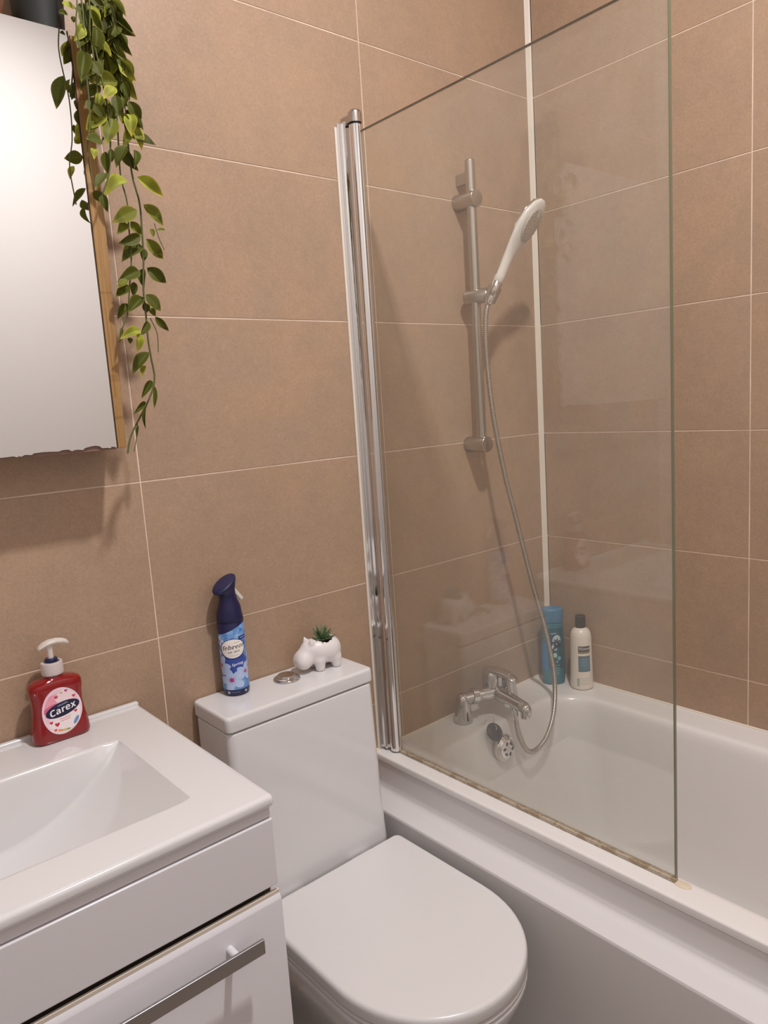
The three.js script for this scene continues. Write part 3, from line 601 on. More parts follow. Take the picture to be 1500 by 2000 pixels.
{
  const B = V(-0.3185, 1.583, 0.097); // lower end of the handset
  const t = thing('hand_shower', 'white and chrome hand shower hanging in its slider', 'shower', B.toArray());
  // centre line of handset from the hose end to the tip of the head
  const C = [[0, 0, 0], [0.011, 0.027, 0.009], [0.022, 0.058, 0.019], [0.041, 0.107, 0.034], [0.064, 0.153, 0.05], [0.094, 0.197, 0.065], [0.1325, 0.2295, 0.078]];
  const curve = new THREE.CatmullRomCurve3(C.map((c) => V(...c)), false, 'centripetal');
  const face = V(0.06, -0.64, 0.76).normalize(); // the way the spray face points
  const section = (u, a, b, shift, n = 28) => { // a: half width across, b: half thickness along the face normal
    const c = curve.getPoint(u), tan = curve.getTangent(u).normalize();
    const f = face.clone().addScaledVector(tan, -face.dot(tan)).normalize(), s = tan.clone().cross(f).normalize();
    c.addScaledVector(f, shift);
    const l = []; for (let i = 0; i < n; i++) { const q = i / n * 6.28319; const p = c.clone().addScaledVector(s, a * Math.cos(q)).addScaledVector(f, b * Math.sin(q)); l.push(p.toArray()); } return l;
  };
  const white = phys({ color: lin(0.78, 0.73, 0.69), roughness: 0.25 });
  part('hose_cone', merge([loft([section(0.0, 0.0075, 0.0075, 0), section(0.03, 0.0105, 0.0105, 0), section(0.10, 0.0128, 0.0128, 0), section(0.115, 0.0125, 0.0125, 0)], true, true)]), M.chrome, t);
  part('collar', loft([section(0.115, 0.0132, 0.0132, 0), section(0.2, 0.0135, 0.0132, 0), section(0.3, 0.0138, 0.013, 0)], true, true), M.chromeDull, t);
  part('handle', loft([section(0.28, 0.0136, 0.0126, 0), section(0.36, 0.0138, 0.0122, 0.0002), section(0.46, 0.0145, 0.0112, 0), section(0.54, 0.0195, 0.0108, 0), section(0.62, 0.0295, 0.0115, 0.001), section(0.7, 0.0375, 0.0125, 0.002), section(0.8, 0.0425, 0.0135, 0.003), section(0.88, 0.041, 0.0128, 0.003), section(0.95, 0.0315, 0.0102, 0.002), section(0.99, 0.017, 0.006, 0.001), section(1, 0.004, 0.002, 0)], true, true), white, t);
  part('chrome_back', loft([section(0.36, 0.0128, 0.0095, -0.0045), section(0.46, 0.0134, 0.0095, -0.0045), section(0.55, 0.0175, 0.009, -0.0045), section(0.64, 0.0275, 0.009, -0.0045), section(0.72, 0.037, 0.0095, -0.0045), section(0.82, 0.0418, 0.0105, -0.0045), section(0.9, 0.039, 0.0095, -0.0045), section(0.96, 0.0285, 0.007, -0.0045), section(0.985, 0.015, 0.004, -0.0045)], true, true), M.chrome, t);
  // spray face with small nozzles
  const c = curve.getPoint(0.785), tan = curve.getTangent(0.785).normalize(), f = face.clone().addScaledVector(tan, -face.dot(tan)).normalize(), s = tan.clone().cross(f).normalize();
  const fg = lathe([[0.0001, 0.0022], [0.026, 0.0018], [0.031, 0.0], [0.031, -0.003], [0.0001, -0.003]].reverse(), 36); fg.scale(1, 1, 1.5);
  fg.applyMatrix4(new THREE.Matrix4().makeBasis(s, f, s.clone().cross(f)).setPosition(c.clone().addScaledVector(f, 0.0148)));
  const plate = part('spray_face', fg, phys({ color: lin(0.55, 0.49, 0.43), roughness: 0.35 }), t);
  const noz = [];
  for (const [R, n] of [[0.008, 6], [0.0155, 12], [0.0225, 18], [0.027, 22]]) for (let i = 0; i < n; i++) {
    const a = i / n * 6.283 + R * 50, g = new THREE.SphereGeometry(0.00125, 6, 4);
    g.translate(...c.clone().addScaledVector(f, 0.0165).addScaledVector(s, R * Math.cos(a)).addScaledVector(tan, R * 1.5 * Math.sin(a)).toArray()); noz.push(g);
  }
  const nz = part('nozzles', merge(noz), std({ color: lin(0.16, 0.13, 0.09), roughness: 0.6 }), plate); nz.userData.kind = 'stuff';
}
{
  const P = [[-0.3190, 1.5815, 0.0968], [-0.3235, 1.56, 0.0935], [-0.3235, 1.50, 0.089], [-0.318, 1.44, 0.086], [-0.307, 1.328, 0.087], [-0.276, 1.17, 0.09], [-0.240, 1.031, 0.096], [-0.197, 0.858, 0.105], [-0.168, 0.727, 0.12], [-0.172, 0.60, 0.148], [-0.2175, 0.509, 0.174], [-0.272, 0.457, 0.181], [-0.329, 0.453, 0.182], [-0.3525, 0.498, 0.17], [-0.347, 0.562, 0.153]];
  const t = thing('shower_hose', 'ribbed metal shower hose hanging in a loop to the bath tap', 'hose', P[0]);
  const q = P.map((p) => V(p[0] - P[0][0], p[1] - P[0][1], p[2] - P[0][2])), curve = new THREE.CatmullRomCurve3(q, false, 'centripetal');
  // ribbed metal hose: radius ripples along the length
  const N = 900, R = 8, len = curve.getLength(), fr = curve.computeFrenetFrames(N, false), loops = [];
  for (let i = 0; i <= N; i++) {
    const c = curve.getPointAt(i / N), r = 0.0062 + 0.0006 * (i % 3 === 0 ? 1 : i % 3 === 1 ? 0.2 : -0.9), l = [];
    for (let k = 0; k < R; k++) { const a = -k / R * 6.28319; l.push(c.clone().addScaledVector(fr.normals[i], r * Math.cos(a)).addScaledVector(fr.binormals[i], r * Math.sin(a)).toArray()); }
    loops.push(l);
  }
  part('hose', loft(loops, true, true), M.satin, t);
  part('hose_nut', rod([-0.0315, -1.040, 0.0645], [-0.029, -1.016, 0.0575], 0.0085, 0.0095, 20), M.chrome, t);
}

// ---------------------------------------------------------------- bath tap
{
  const t = thing('bath_mixer_tap', 'chrome bath mixer tap with single lever on the bath rim', 'tap', [-0.338, 0.5305, 0.05]);
  const leg = (s) => merge([lathe([[0.0001, 0], [0.0245, 0], [0.025, 0.003], [0.0225, 0.02], [0.0198, 0.045], [0.0188, 0.058], [0.016, 0.068], [0.009, 0.075], [0.0001, 0.077]], 32).translate(s * 0.092, 0, 0), rod([s * 0.09, 0.061, 0.002], [s * 0.066, 0.064, 0.015], 0.0145, 0.0145, 20)]);
  part('leg', leg(-1), M.tapChrome, t); part('leg', leg(1), M.tapChrome, t);
  for (const s of [-1, 1]) part('union_nut', rod([s * 0.071, 0.0655, 0.013], [s * 0.056, 0.064, 0.018], 0.0205, 0.0205, 8), M.tapChrome, t);
  const bodyLoop = (x, y, z, a, b) => { const l = []; for (let i = 0; i < 24; i++) { const q = i / 24 * 6.28319; l.push([x, y + a * Math.sin(q), z + b * Math.cos(q)]); } return l; };
  part('body', loft([bodyLoop(-0.062, 0.064, 0.017, 0.013, 0.013), bodyLoop(-0.04, 0.063, 0.021, 0.0155, 0.016), bodyLoop(-0.018, 0.062, 0.026, 0.0215, 0.0235), bodyLoop(0, 0.062, 0.028, 0.024, 0.028), bodyLoop(0.018, 0.062, 0.026, 0.0215, 0.0235), bodyLoop(0.04, 0.063, 0.021, 0.0155, 0.016), bodyLoop(0.062, 0.064, 0.017, 0.013, 0.013)], true, true), M.tapChrome, t);
  const sp = (z, y, a, b, x = 0) => { const l = []; for (let i = 0; i < 24; i++) { const q = -i / 24 * 6.28319; l.push([x + a * Math.cos(q), y + b * Math.sin(q), z]); } return l; };
  part('spout', loft([sp(0.03, 0.061, 0.025, 0.021), sp(0.06, 0.06, 0.0205, 0.0165, -0.002), sp(0.09, 0.056, 0.0175, 0.0145, -0.004), sp(0.12, 0.050, 0.0165, 0.015, -0.006), sp(0.138, 0.045, 0.0155, 0.0165, -0.007), sp(0.149, 0.041, 0.011, 0.013, -0.0075), sp(0.153, 0.04, 0.004, 0.006, -0.008)], true, true), M.tapChrome, t);
  part('spout_nozzle', rod([-0.007, 0.022, 0.136], [-0.007, 0.042, 0.136], 0.0125, 0.0135, 24), M.tapChrome, t);
  part('hose_outlet', rod([-0.006, 0.022, 0.1], [-0.005, 0.05, 0.096], 0.0105, 0.0115, 20), M.tapChrome, t);
  part('cartridge_cover', lathe([[0.0245, 0.07], [0.0262, 0.078], [0.0268, 0.098], [0.0255, 0.110], [0.021, 0.119], [0.012, 0.1245], [0.0001, 0.1255]], 32).translate(0, 0, 0.022), M.tapChrome, t);
  const lv = (z, y, a, b) => sp(z, y, a, b);
  part('lever', loft([lv(0.004, 0.116, 0.017, 0.009), lv(0.03, 0.1215, 0.0195, 0.0085), lv(0.06, 0.121, 0.0175, 0.0075), lv(0.085, 0.1155, 0.0145, 0.0068), lv(0.1, 0.1085, 0.0125, 0.0062), lv(0.106, 0.105, 0.006, 0.003)], true, true), M.tapChrome, t);
  const div = part('diverter_knob', rod([0.004, 0.072, 0.078], [0.004, 0.098, 0.078], 0.0075, 0.0075, 16), M.tapChrome, t);
  part('knob_top', rod([0.004, 0.096, 0.078], [0.004, 0.108, 0.078], 0.0105, 0.0105, 20), M.tapChrome, div);
}
{
  const t = thing('bath_plug', 'black rubber bath plug hung on the overflow', 'plug', [-0.4215, 0.5285, 0.1475]);
  const g = lathe([[0.0001, 0.009], [0.012, 0.0085], [0.0215, 0.005], [0.0235, 0.001], [0.0215, -0.003], [0.019, -0.0075], [0.0001, -0.0075]].reverse(), 36); g.rotateX(0.92);
  part('plug', g, M.black, t);
  part('chain', tube([[0, 0.008, 0.007], [0.003, 0.016, 0.003], [0.006, 0.014, -0.012], [0.02, 0.006, -0.026], [0.034, 0.008, -0.03], [0.04, 0.014, -0.038], [0.03, 0.012, -0.05], [0.012, 0.006, -0.046], [-0.004, 0.008, -0.056]], 0.0011, 60, 6), M.chrome, t, 'thin chrome plug chain');
}

// ---------------------------------------------------------------- bottles on the bath
{
  const t = thing('shower_gel_bottle', 'teal blue shower gel bottle with blue cap in the bath corner', 'bottle', [-0.066, 0.5308, 0.066], -0.72);
  const map = canvasTexture(512, 512, (c, w, h) => {
    c.fillStyle = '#2f7585'; c.fillRect(0, 0, w, h);
    const x0 = 128; // front is centred at u = 0.25 -> x = 128
    c.fillStyle = '#23586a'; c.fillRect(60, 40, 150, 330);
    c.fillStyle = '#2b7fb0'; c.fillRect(14, 150, 52, 240);
    c.fillStyle = '#bfcfd2'; c.beginPath(); c.ellipse(150, 140, 40, 46, 0.4, 0, 7); c.fill();
    c.fillStyle = '#2d3350'; for (let i = 0; i < 9; i++) { c.beginPath(); c.ellipse(150 + 26 * Math.cos(i * 0.7), 168 + 26 * Math.sin(i * 0.7), 20, 8, i * 0.7, 0, 7); c.fill(); }
    c.fillStyle = '#c9d3e6'; c.beginPath(); c.ellipse(112, 190, 10, 18, 0.3, 0, 7); c.fill(); c.beginPath(); c.ellipse(140, 214, 16, 6, -0.5, 0, 7); c.fill();
    c.fillStyle = '#a9d6cf'; c.beginPath(); c.arc(132, 262, 20, 0, 7); c.fill(); c.fillStyle = '#7fb9bd'; c.beginPath(); c.arc(172, 290, 17, 0, 7); c.fill(); c.beginPath(); c.arc(150, 318, 9, 0, 7); c.fill();
    c.strokeStyle = '#9fc7c9'; c.lineWidth = 4; for (let i = 0; i < 4; i++) { c.beginPath(); c.moveTo(110, 350 + i * 22); c.lineTo(178 - 8 * (i % 2), 346 + i * 22); c.stroke(); }
    c.strokeStyle = '#b7c4d4'; c.lineWidth = 7; c.beginPath(); c.moveTo(96, 84); c.lineTo(150, 80); c.stroke();
  });
  const sec = (y, a, b) => ellipseLoop([0, y, 0], a, b, 0, 40);
  const oval = (rows) => loft(rows.map((r) => sec(...r)).map((l) => l.reverse()), true, true);
  const body = loft([[0, 0.027, 0.018], [0.002, 0.031, 0.021], [0.01, 0.0325, 0.0225], [0.06, 0.0335, 0.0235], [0.12, 0.0325, 0.023], [0.165, 0.031, 0.0225], [0.18, 0.03, 0.022], [0.182, 0.028, 0.02]].map((r) => sec(...r).reverse()), true, true);
  { const p = body.getAttribute('position'), uv = body.getAttribute('uv'); for (let i = 0; i < p.count; i++) { uv.setXY(i, 0.25 + p.getX(i) / 0.0335 * 0.22 + (p.getZ(i) < -0.004 ? 0.5 : 0), p.getY(i) / 0.182); } }
  part('body', body, phys({ map, roughness: 0.25 }), t);
  part('cap', oval([[0.1825, 0.0295, 0.0215], [0.184, 0.0308, 0.0228], [0.196, 0.0315, 0.0235], [0.198, 0.031, 0.023], [0.2, 0.0315, 0.0235], [0.218, 0.0318, 0.0235], [0.223, 0.029, 0.021], [0.2245, 0.022, 0.015]]), std({ color: lin(0.045, 0.19, 0.33), roughness: 0.4 }), t, 'blue flip cap');
}
{
  const t = thing('conditioner_bottle', 'white conditioner bottle with black cap beside the blue bottle', 'bottle', [-0.0425, 0.5308, 0.145], -0.65);
  const map = canvasTexture(1024, 512, (c, w, h) => {
    c.fillStyle = '#e9dfd3'; c.fillRect(0, 0, w, h);
    const x = 190, ww = 190;
    c.fillStyle = '#1d1a18'; c.fillRect(x, 140, ww, 44); c.fillStyle = '#8d7f58'; c.fillRect(x, 184, ww, 18);
    c.fillStyle = '#d8d4d2'; c.font = 'bold 34px sans-serif'; c.textAlign = 'center'; c.fillText('TRESemmé', x + ww / 2, 173);
    c.fillStyle = '#56788c'; c.fillRect(x, 222, ww, 132); c.fillStyle = '#3d5560'; c.fillRect(x, 222, ww, 8); c.fillRect(x, 346, ww, 8);
    c.strokeStyle = '#7d98a8'; c.lineWidth = 5; for (const y of [254, 276, 298]) { c.beginPath(); c.moveTo(x + 22, y); c.lineTo(x + ww - 34, y); c.stroke(); }
    c.strokeStyle = '#b4a99f'; c.lineWidth = 4; for (const y of [412, 428, 446, 462]) { c.beginPath(); c.moveTo(x + 30, y); c.lineTo(x + ww - 16, y); c.stroke(); }
    c.fillStyle = '#aab5ae'; c.fillRect(x - 24, 410, 40, 66);
  });
  const body = lathe([[0.0001, 0], [0.0285, 0], [0.0312, 0.003], [0.0318, 0.01], [0.0305, 0.06], [0.0295, 0.12], [0.029, 0.148], [0.0272, 0.160], [0.0225, 0.169], [0.0155, 0.174], [0.0125, 0.176], [0.0001, 0.176]], 48);
  { const p = body.getAttribute('position'), uv = body.getAttribute('uv'); for (let i = 0; i < p.count; i++) uv.setY(i, p.getY(i) / 0.176); }
  body.rotateY(-1.75);
  part('body', body, phys({ map, roughness: 0.3 }), t);
  part('cap', lathe([[0.0135, 0.1765], [0.0148, 0.178], [0.0142, 0.207], [0.013, 0.2095], [0.0001, 0.21]], 32), M.black, t, 'black screw cap');
}

// ---------------------------------------------------------------- air freshener can on the cistern
const CIS = 0.8057;
{
  const t = thing('air_freshener_can', 'blue air freshener spray can with navy head on cistern lid', 'spray can', [-1.0585, CIS, 0.0335]);
  const map = canvasTexture(1024, 1024, (c, w, h) => {
    // u grows with angle; the side facing the room's camera is centred at x = 512
    c.fillStyle = '#5f8fc8'; c.fillRect(0, 0, w, h);
    let s = 7; const r = () => { s = (s * 1664525 + 1013904223) >>> 0; return s / 4294967296; };
    for (let i = 0; i < 220; i++) { c.fillStyle = ['rgba(150,190,232,0.35)', 'rgba(40,80,170,0.3)', 'rgba(190,214,240,0.3)'][i % 3]; c.beginPath(); c.ellipse(r() * w, r() * h, 20 + r() * 50, 14 + r() * 30, r() * 3, 0, 7); c.fill(); }
    c.fillStyle = 'rgba(34,56,150,0.75)'; c.beginPath(); c.ellipse(530, 560, 170, 150, 0, 0, 7); c.fill(); c.beginPath(); c.ellipse(420, 720, 120, 90, 0.4, 0, 7); c.fill();
    const flower = (x, y, R, rot) => { for (let k = 0; k < 5; k++) { c.save(); c.translate(x, y); c.rotate(rot + k * 1.2566); c.fillStyle = 'rgba(186,206,238,0.95)'; c.beginPath(); c.ellipse(0, -R * 0.62, R * 0.36, R * 0.58, 0, 0, 7); c.fill(); c.strokeStyle = 'rgba(120,150,215,0.8)'; c.lineWidth = 3; c.stroke(); c.restore(); }
      c.fillStyle = '#9a2f7c'; c.beginPath(); c.arc(x, y, R * 0.2, 0, 7); c.fill(); for (let k = 0; k < 8; k++) { c.strokeStyle = '#b8528f'; c.lineWidth = 5; c.beginPath(); c.moveTo(x, y); c.lineTo(x + R * 0.4 * Math.cos(k * 0.8), y + R * 0.4 * Math.sin(k * 0.8)); c.stroke(); } };
    flower(330, 590, 120, 0.4); flower(660, 700, 110, 0.2); flower(470, 790, 150, 0.9); flower(250, 440, 90, 0); flower(820, 560, 120, 0.5); flower(120, 700, 120, 0.5); flower(900, 300, 110, 0.2); flower(330, 250, 70, 0.3);
    c.fillStyle = '#1b2b6c'; c.beginPath(); c.ellipse(520, 360, 172, 142, -0.08, 0, 7); c.fill();
    c.fillStyle = '#efe9e2'; c.beginPath(); c.ellipse(520, 356, 158, 130, -0.08, 0, 7); c.fill();
    c.save(); c.translate(520, 352); c.transform(1, -0.1, -0.22, 1, 0, 0); c.textAlign = 'center'; c.fillStyle = '#3b3440'; c.font = 'bold 78px serif'; c.fillText('febreze', 6, 8); c.restore();
    c.textAlign = 'center'; c.fillStyle = '#57505a'; c.font = 'bold 34px sans-serif'; c.save(); c.translate(530, 410); c.rotate(-0.08); c.fillText('AIR  MIST', 0, 0); c.restore();
    c.strokeStyle = '#8e868c'; c.lineWidth = 5; c.beginPath(); c.moveTo(540, 276); c.lineTo(612, 270); c.stroke(); c.strokeStyle = '#b9a9a0'; c.beginPath(); c.moveTo(470, 452); c.lineTo(590, 444); c.stroke();
    c.fillStyle = '#1b2b6c'; c.fillRect(600, 196, 130, 50); c.strokeStyle = '#b9c3e6'; c.lineWidth = 8; c.beginPath(); c.moveTo(622, 222); c.lineTo(700, 218); c.stroke();
    c.fillStyle = '#e6e6f4'; c.font = 'bold 50px sans-serif'; c.save(); c.translate(560, 590); c.transform(1, -0.12, -0.15, 1, 0, 0); c.fillText('Spring', 0, 0); c.restore();
    c.fillStyle = '#1a1c48'; c.fillRect(0, 930, w, 94); c.fillStyle = '#aeb2cc'; c.fillRect(400, 952, 34, 34); c.beginPath(); c.arc(640, 968, 17, 0, 7); c.fill(); c.strokeStyle = '#8388ac'; c.lineWidth = 6; c.beginPath(); c.moveTo(450, 966); c.lineTo(560, 966); c.moveTo(680, 966); c.lineTo(760, 966); c.stroke();
    // slanting navy shoulder
    c.fillStyle = '#191849'; c.beginPath(); c.moveTo(0, 0); c.lineTo(w, 0); for (let i = 64; i >= 0; i--) { const x = i / 64 * w; c.lineTo(x, 88 - 74 * Math.cos((x - 800) / w * 6.28319)); } c.closePath(); c.fill();
  });
  const body = lathe([[0.0001, 0], [0.022, 0], [0.0255, 0.0025], [0.0262, 0.006], [0.0262, 0.02], [0.0262, 0.08], [0.0262, 0.15], [0.0001, 0.15]], 64);
  { const p = body.getAttribute('position'), uv = body.getAttribute('uv'); for (let i = 0; i < p.count; i++) uv.setY(i, p.getY(i) / 0.15); }
  body.rotateY(2.62);
  part('can', body, phys({ map, roughness: 0.28 }), t, 'printed can with flowers');
  const navy = std({ color: lin(0.0095, 0.009, 0.058), roughness: 0.42 });
  const s = (x, y, a, b, tilt) => ellipseLoop([x, y, 0.0], a, b, tilt, 36, 0.35).reverse();
  const head = part('spray_head', loft([s(0, 0.1485, 0.0263, 0.0263, 0), s(0.0, 0.155, 0.0261, 0.0261, 0), s(0.0, 0.166, 0.0248, 0.024, 0), s(0.001, 0.178, 0.0228, 0.0215, 0), s(0.0005, 0.19, 0.0188, 0.0178, 0.05), s(-0.0005, 0.2, 0.0168, 0.016, 0.15), s(-0.0015, 0.2085, 0.0182, 0.0162, 0.3), s(-0.0035, 0.2165, 0.0245, 0.0185, 0.42), s(-0.005, 0.2225, 0.0302, 0.0198, 0.47), s(-0.0055, 0.2255, 0.0306, 0.02, 0.47), s(-0.006, 0.2278, 0.028, 0.0182, 0.47), s(-0.006, 0.2292, 0.018, 0.012, 0.48)], true, true), navy, t, 'navy plastic head');
  part('trigger', rspan(-0.004, 0.004, -0.017, 0.017, -0.0025, 0.0025, 0.002).rotateZ(0.62).translate(0.0235, 0.199, -0.004), std({ color: lin(0.7, 0.66, 0.6), roughness: 0.4 }), head, 'white trigger');
}

// ---------------------------------------------------------------- hippo planter with succulent
{
  const t = thing('hippo_planter', 'small white ceramic hippo planter on the cistern lid', 'planter', [-0.864, CIS, 0.0555], -0.12);
  t.scale.setScalar(1.06);
  // distance field: body, head, muzzle, ears, four legs, hollow for the plant (local x: head at -x)
  const caps = [ // ax ay az bx by bz ra rb
    [-0.002, 0.0375, 0, 0.0165, 0.037, 0, 0.0275, 0.0285],
    [-0.024, 0.044, 0, -0.034, 0.032, 0, 0.0185, 0.0185],
    [-0.042, 0.0235, -0.0065, -0.042, 0.0235, 0.0065, 0.0155, 0.0155],
    [-0.010, 0.021, 0.0145, -0.010, 0.0065, 0.0145, 0.0122, 0.0098], [-0.010, 0.021, -0.0145, -0.010, 0.0065, -0.0145, 0.0122, 0.0098],
    [0.027, 0.021, 0.0145, 0.028, 0.0065, 0.0145, 0.0122, 0.0098], [0.027, 0.021, -0.0145, 0.028, 0.0065, -0.0145, 0.0122, 0.0098],
    [-0.025, 0.06, 0.0125, -0.0265, 0.0655, 0.0135, 0.0048, 0.0022], [-0.025, 0.06, -0.0125, -0.0265, 0.0655, -0.0135, 0.0048, 0.0022],
  ];
  const smin = (a, b, k) => { const h = Math.max(k - Math.abs(a - b), 0) / k; return Math.min(a, b) - h * h * k * 0.25; };
  const field = (x, y, z) => {
    let d = 1;
    caps.forEach(([ax, ay, az, bx, by, bz, ra, rb], i) => {
      const vx = bx - ax, vy = by - ay, vz = bz - az, l = vx * vx + vy * vy + vz * vz;
      const h = l < 1e-12 ? 0 : Math.max(0, Math.min(1, ((x - ax) * vx + (y - ay) * vy + (z - az) * vz) / l));
      const e = Math.hypot(x - ax - h * vx, y - ay - h * vy, z - az - h * vz) - (ra + (rb - ra) * h);
      d = i ? smin(d, e, i < 3 ? 0.011 : 0.005) : e;
    });
    d = Math.max(d, -y); // flat soles
    d = Math.max(d, y > 0.02 ? Math.min(1, y - (0.0625 + (x < -0.018 ? 0.02 : 0))) : -1); // cut the rim flat over the back
    const hole = Math.max(Math.hypot((x - 0.008) / 1.08, z) - 0.0188, 0.04 - y);
    return Math.max(d, -hole);
  };
  const RES = 72, mc = new MarchingCubes(RES, new THREE.MeshBasicMaterial(), false, false, 60000), HALF = 0.074, CY = 0.034;
  mc.isolation = 0; mc.reset();
  for (let k = 0; k < RES; k++) for (let j = 0; j < RES; j++) for (let i = 0; i < RES; i++) {
    const x = (i - RES / 2) / (RES / 2) * HALF, y = (j - RES / 2) / (RES / 2) * HALF + CY, z = (k - RES / 2) / (RES / 2) * HALF;
    mc.field[i + j * RES + k * RES * RES] = -field(x, y, z) * 1000;
  }
  mc.update();
  const n = mc.count, src = mc.positionArray.slice(0, n * 3);
  for (let i = 0; i < n; i++) { src[i * 3] *= HALF; src[i * 3 + 1] = src[i * 3 + 1] * HALF + CY; src[i * 3 + 2] *= HALF; }
  let g = new THREE.BufferGeometry(); g.setAttribute('position', new THREE.BufferAttribute(src, 3));
  g = mergeVertices(g, 1e-5); g.computeVertexNormals();
  g.computeBoundingBox(); g.translate(0, -g.boundingBox.min.y, 0);
  part('hippo_body', g, phys({ color: lin(0.79, 0.745, 0.73), roughness: 0.35 }), t);
  part('soil', lathe([[0.0195, 0.0535], [0.01, 0.055], [0.0001, 0.0555]], 20).translate(0.008, 0, 0), std({ color: lin(0.04, 0.025, 0.018), roughness: 1 }), t);

  const s = thing('succulent', 'small green succulent growing in the hippo planter', 'succulent', [-0.8556, CIS + 0.0575, 0.0565]);
  const gm = [std({ color: lin(0.09, 0.15, 0.06), roughness: 0.5 }), std({ color: lin(0.125, 0.185, 0.085), roughness: 0.5 }), std({ color: lin(0.065, 0.11, 0.05), roughness: 0.5 })];
  const lg = (() => { const L = [], secs = [[0, 0.0019, 0.0012], [0.25, 0.0031, 0.0018], [0.55, 0.0029, 0.0016], [0.8, 0.0018, 0.0011], [0.95, 0.0006, 0.0005], [1, 0.0001, 0.0001]]; for (const [u, a, b] of secs) L.push(ellipseLoop([0, u * 0.03, 0.012 * u * u * 0.3], a, b, 0, 8).reverse()); return loft(L, true, true); })();
  for (let i = 0; i < 26; i++) {
    const ringN = i < 11 ? 0 : i < 20 ? 1 : 2, a = i * 2.399, lean = [0.95, 0.55, 0.2][ringN] + rr(-0.1, 0.1);
    const m = part('leaf', lg, gm[i % 3], s);
    m.quaternion.setFromEuler(new THREE.Euler(0, a, 0)).multiply(new THREE.Quaternion().setFromEuler(new THREE.Euler(lean, 0, 0)));
    m.position.set(0.002 * Math.sin(a), 0.0, 0.002 * Math.cos(a)); const k = [0.8, 0.92, 1][ringN] * rr(0.88, 1.1); m.scale.set(1.25, k * 1.2, 1.25);
  }
}

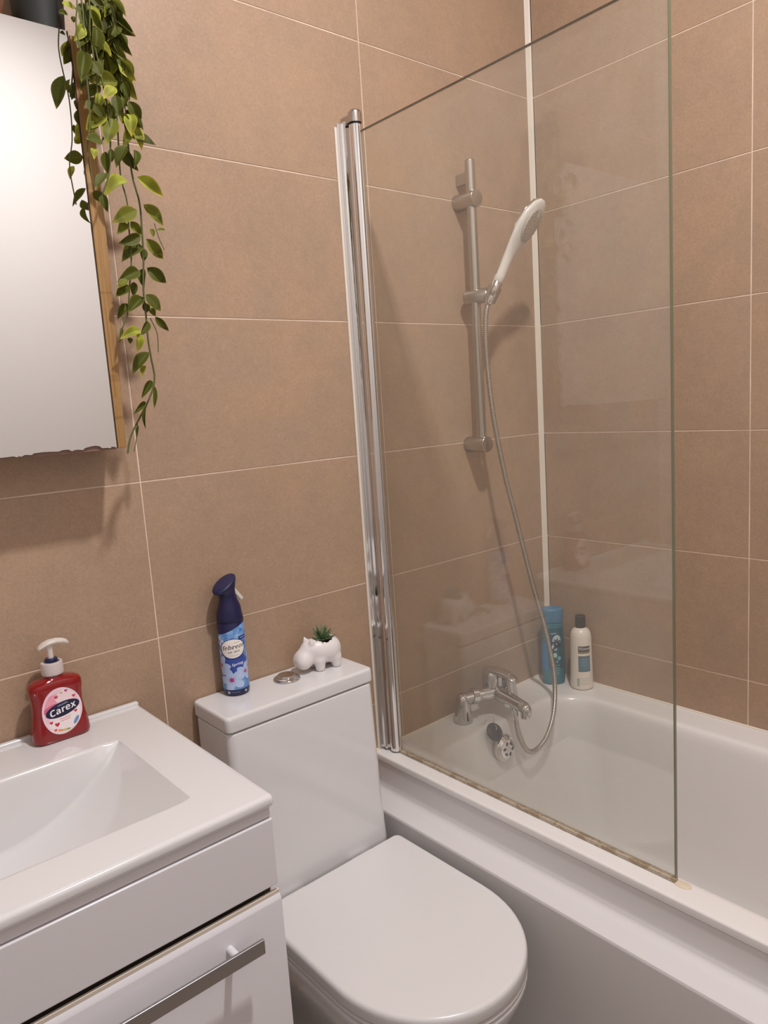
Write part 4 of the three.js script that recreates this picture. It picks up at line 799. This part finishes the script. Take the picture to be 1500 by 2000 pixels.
// ---------------------------------------------------------------- hand soap on the basin
{
  const t = thing('hand_soap_bottle', 'red liquid hand soap pump bottle on the basin ledge', 'soap bottle', [-1.4005, BT + 0.0003, 0.043]);
  const secs = [[0, 0.042, 0.018], [0.0012, 0.0445, 0.0205], [0.006, 0.047, 0.0225], [0.02, 0.0462, 0.0225], [0.04, 0.0425, 0.021], [0.06, 0.0402, 0.0205], [0.075, 0.0408, 0.0205], [0.088, 0.0428, 0.021], [0.096, 0.0425, 0.0208], [0.1005, 0.040, 0.0195], [0.104, 0.033, 0.018], [0.1065, 0.022, 0.0155], [0.1085, 0.0145, 0.0135], [0.113, 0.0135, 0.0135], [0.114, 0.0125, 0.0125]];
  const sq = (y, a, b) => ring(-a, a, -b, b, Math.min(b * 0.85, 0.0135 + b * 0.2), y, 8, 5).reverse();
  part('bottle', loft(secs.map((q) => sq(...q)), true, true), phys({ color: lin(0.34, 0.003, 0.006), roughness: 0.05, transmission: 0.25, thickness: 0, clearcoat: 0.5, clearcoatRoughness: 0.03 }), t, 'clear bottle of red soap');
  // oval front label
  const map = canvasTexture(512, 640, (c, w, h) => {
    c.fillStyle = '#f3c9d2'; c.fillRect(0, 0, w, h);
    const gl = [['#f6e9ea', 300, 470, 240, 190], ['#f0a3b4', 120, 200, 170, 110], ['#f7dfe2', 330, 120, 150, 90], ['#d7668c', 110, 260, 110, 40]];
    gl.forEach(([f, x, y, a, b]) => { c.fillStyle = f; c.beginPath(); c.ellipse(x, y, a, b, -0.35, 0, 7); c.fill(); });
    c.strokeStyle = '#efd9e2'; c.lineWidth = 22; c.beginPath(); c.ellipse(256, 320, 240, 300, 0, 0, 7); c.stroke();
    const heart = (x, y, r, col) => { c.fillStyle = col; c.beginPath(); c.moveTo(x, y + r); c.bezierCurveTo(x - r * 1.7, y - r * 0.2, x - r * 0.7, y - r * 1.3, x, y - r * 0.35); c.bezierCurveTo(x + r * 0.7, y - r * 1.3, x + r * 1.7, y - r * 0.2, x, y + r); c.fill(); };
    heart(200, 120, 24, '#c22a4c'); heart(100, 448, 24, '#c22a4c'); heart(170, 492, 32, '#c8223a'); heart(420, 374, 22, '#c22a4c'); heart(420, 160, 24, '#d23a6c'); heart(330, 62, 22, '#b83a8c'); heart(140, 560, 20, '#d8442c');
    c.fillStyle = '#d8c060'; c.beginPath(); c.ellipse(270, 590, 60, 14, 0, 0, 7); c.fill(); c.fillStyle = '#e09a5a'; c.beginPath(); c.ellipse(200, 580, 40, 14, 0.3, 0, 7); c.fill(); c.fillStyle = '#6f9a4c'; c.beginPath(); c.ellipse(300, 592, 18, 10, 0, 0, 7); c.fill(); c.fillStyle = '#6f96c0'; c.beginPath(); c.ellipse(412, 500, 22, 60, 0.6, 0, 7); c.fill(); c.fillStyle = '#8a9a60'; c.beginPath(); c.ellipse(268, 78, 16, 8, 0, 0, 7); c.fill();
    c.strokeStyle = '#d4656a'; c.lineWidth = 9; c.setLineDash([16, 5, 24, 6]); c.beginPath(); c.moveTo(210, 436); c.lineTo(350, 420); c.moveTo(216, 464); c.lineTo(344, 450); c.stroke(); c.setLineDash([]);
    c.save(); c.translate(262, 300); c.rotate(-0.06); c.fillStyle = '#14183c'; c.beginPath(); c.ellipse(0, 0, 222, 98, -0.12, 0, 7); c.fill();
    c.textAlign = 'center'; c.fillStyle = '#f4f0f4'; c.font = 'bold 124px sans-serif'; c.transform(1, -0.14, 0, 1, 0, 0); c.fillText('Carex', 0, 46); c.fillStyle = '#b9bcd6'; c.font = 'bold 34px serif'; c.fillText('cussons', 10, -52); c.restore();
  });
  const lab = (() => { const rows = [], A = 0.0325, Bv = 0.040, cy = 0.0525; for (let i = 0; i <= 10; i++) { const q = i / 10, r = []; for (let k = 0; k <= 40; k++) { const a = k / 40 * 6.28319; const x = A * q * Math.cos(a), y = Bv * q * Math.sin(a) * (1 - 0.06 * Math.cos(a)); r.push([x + 0.0015, cy + y, 0]); } rows.push(r); } const g = sheet(rows), p = g.getAttribute('position'), uv = g.getAttribute('uv');
    const half = (y) => { for (let i = 0; i < secs.length - 1; i++) if (y <= secs[i + 1][0]) { const f = (y - secs[i][0]) / (secs[i + 1][0] - secs[i][0]); return secs[i][2] + f * (secs[i + 1][2] - secs[i][2]); } return 0.02; };
    for (let i = 0; i < p.count; i++) { uv.setXY(i, 0.5 + (p.getX(i) - 0.0015) / (2 * A), 0.5 + (p.getY(i) - cy) / (2 * Bv)); p.setZ(i, half(p.getY(i)) + 0.0006); } g.computeVertexNormals(); return g; })();
  part('front_label', lab, phys({ map, roughness: 0.35, side: THREE.DoubleSide }), t, 'oval pink label with dark blue name plate');
  part('collar', lathe([[0.0165, 0.1125], [0.0178, 0.114], [0.0175, 0.1185], [0.0178, 0.119], [0.0176, 0.1235], [0.0178, 0.124], [0.0172, 0.1325], [0.0165, 0.134], [0.0105, 0.1342], [0.0105, 0.1125]], 36), phys({ color: lin(0.74, 0.64, 0.62), roughness: 0.4, transmission: 0.15, thickness: 0 }), t, 'translucent white screw collar');
  part('pump_seat', lathe([[0.0102, 0.1335], [0.0102, 0.1385], [0.0092, 0.140], [0.0001, 0.1402]], 28), std({ color: lin(0.012, 0.016, 0.07), roughness: 0.3 }), t, 'dark blue pump ring');
  const pw = phys({ color: lin(0.80, 0.72, 0.66), roughness: 0.35, transmission: 0.12, thickness: 0 });
  const pump = part('pump_stem', lathe([[0.0048, 0.1395], [0.0045, 0.15], [0.005, 0.157], [0.0072, 0.164], [0.0001, 0.164]], 24), pw, t);
  const pl = (x, y, a, b) => { const l = []; for (let i = 0; i < 16; i++) { const q = i / 16 * 6.28319; l.push([x, y + a * Math.sin(q), b * Math.cos(q)]); } return l; };
  part('nozzle', loft([pl(-0.0185, 0.1585, 0.0012, 0.006), pl(-0.0165, 0.1605, 0.0028, 0.0085), pl(-0.009, 0.1645, 0.0042, 0.0105), pl(0, 0.1668, 0.0048, 0.0105), pl(0.012, 0.1668, 0.005, 0.008), pl(0.022, 0.1645, 0.005, 0.006), pl(0.0285, 0.1615, 0.0042, 0.0045), pl(0.031, 0.1592, 0.0022, 0.0025)], true, true), pw, pump);
}

scene.updateMatrixWorld(true);
renderer.render(scene, camera);
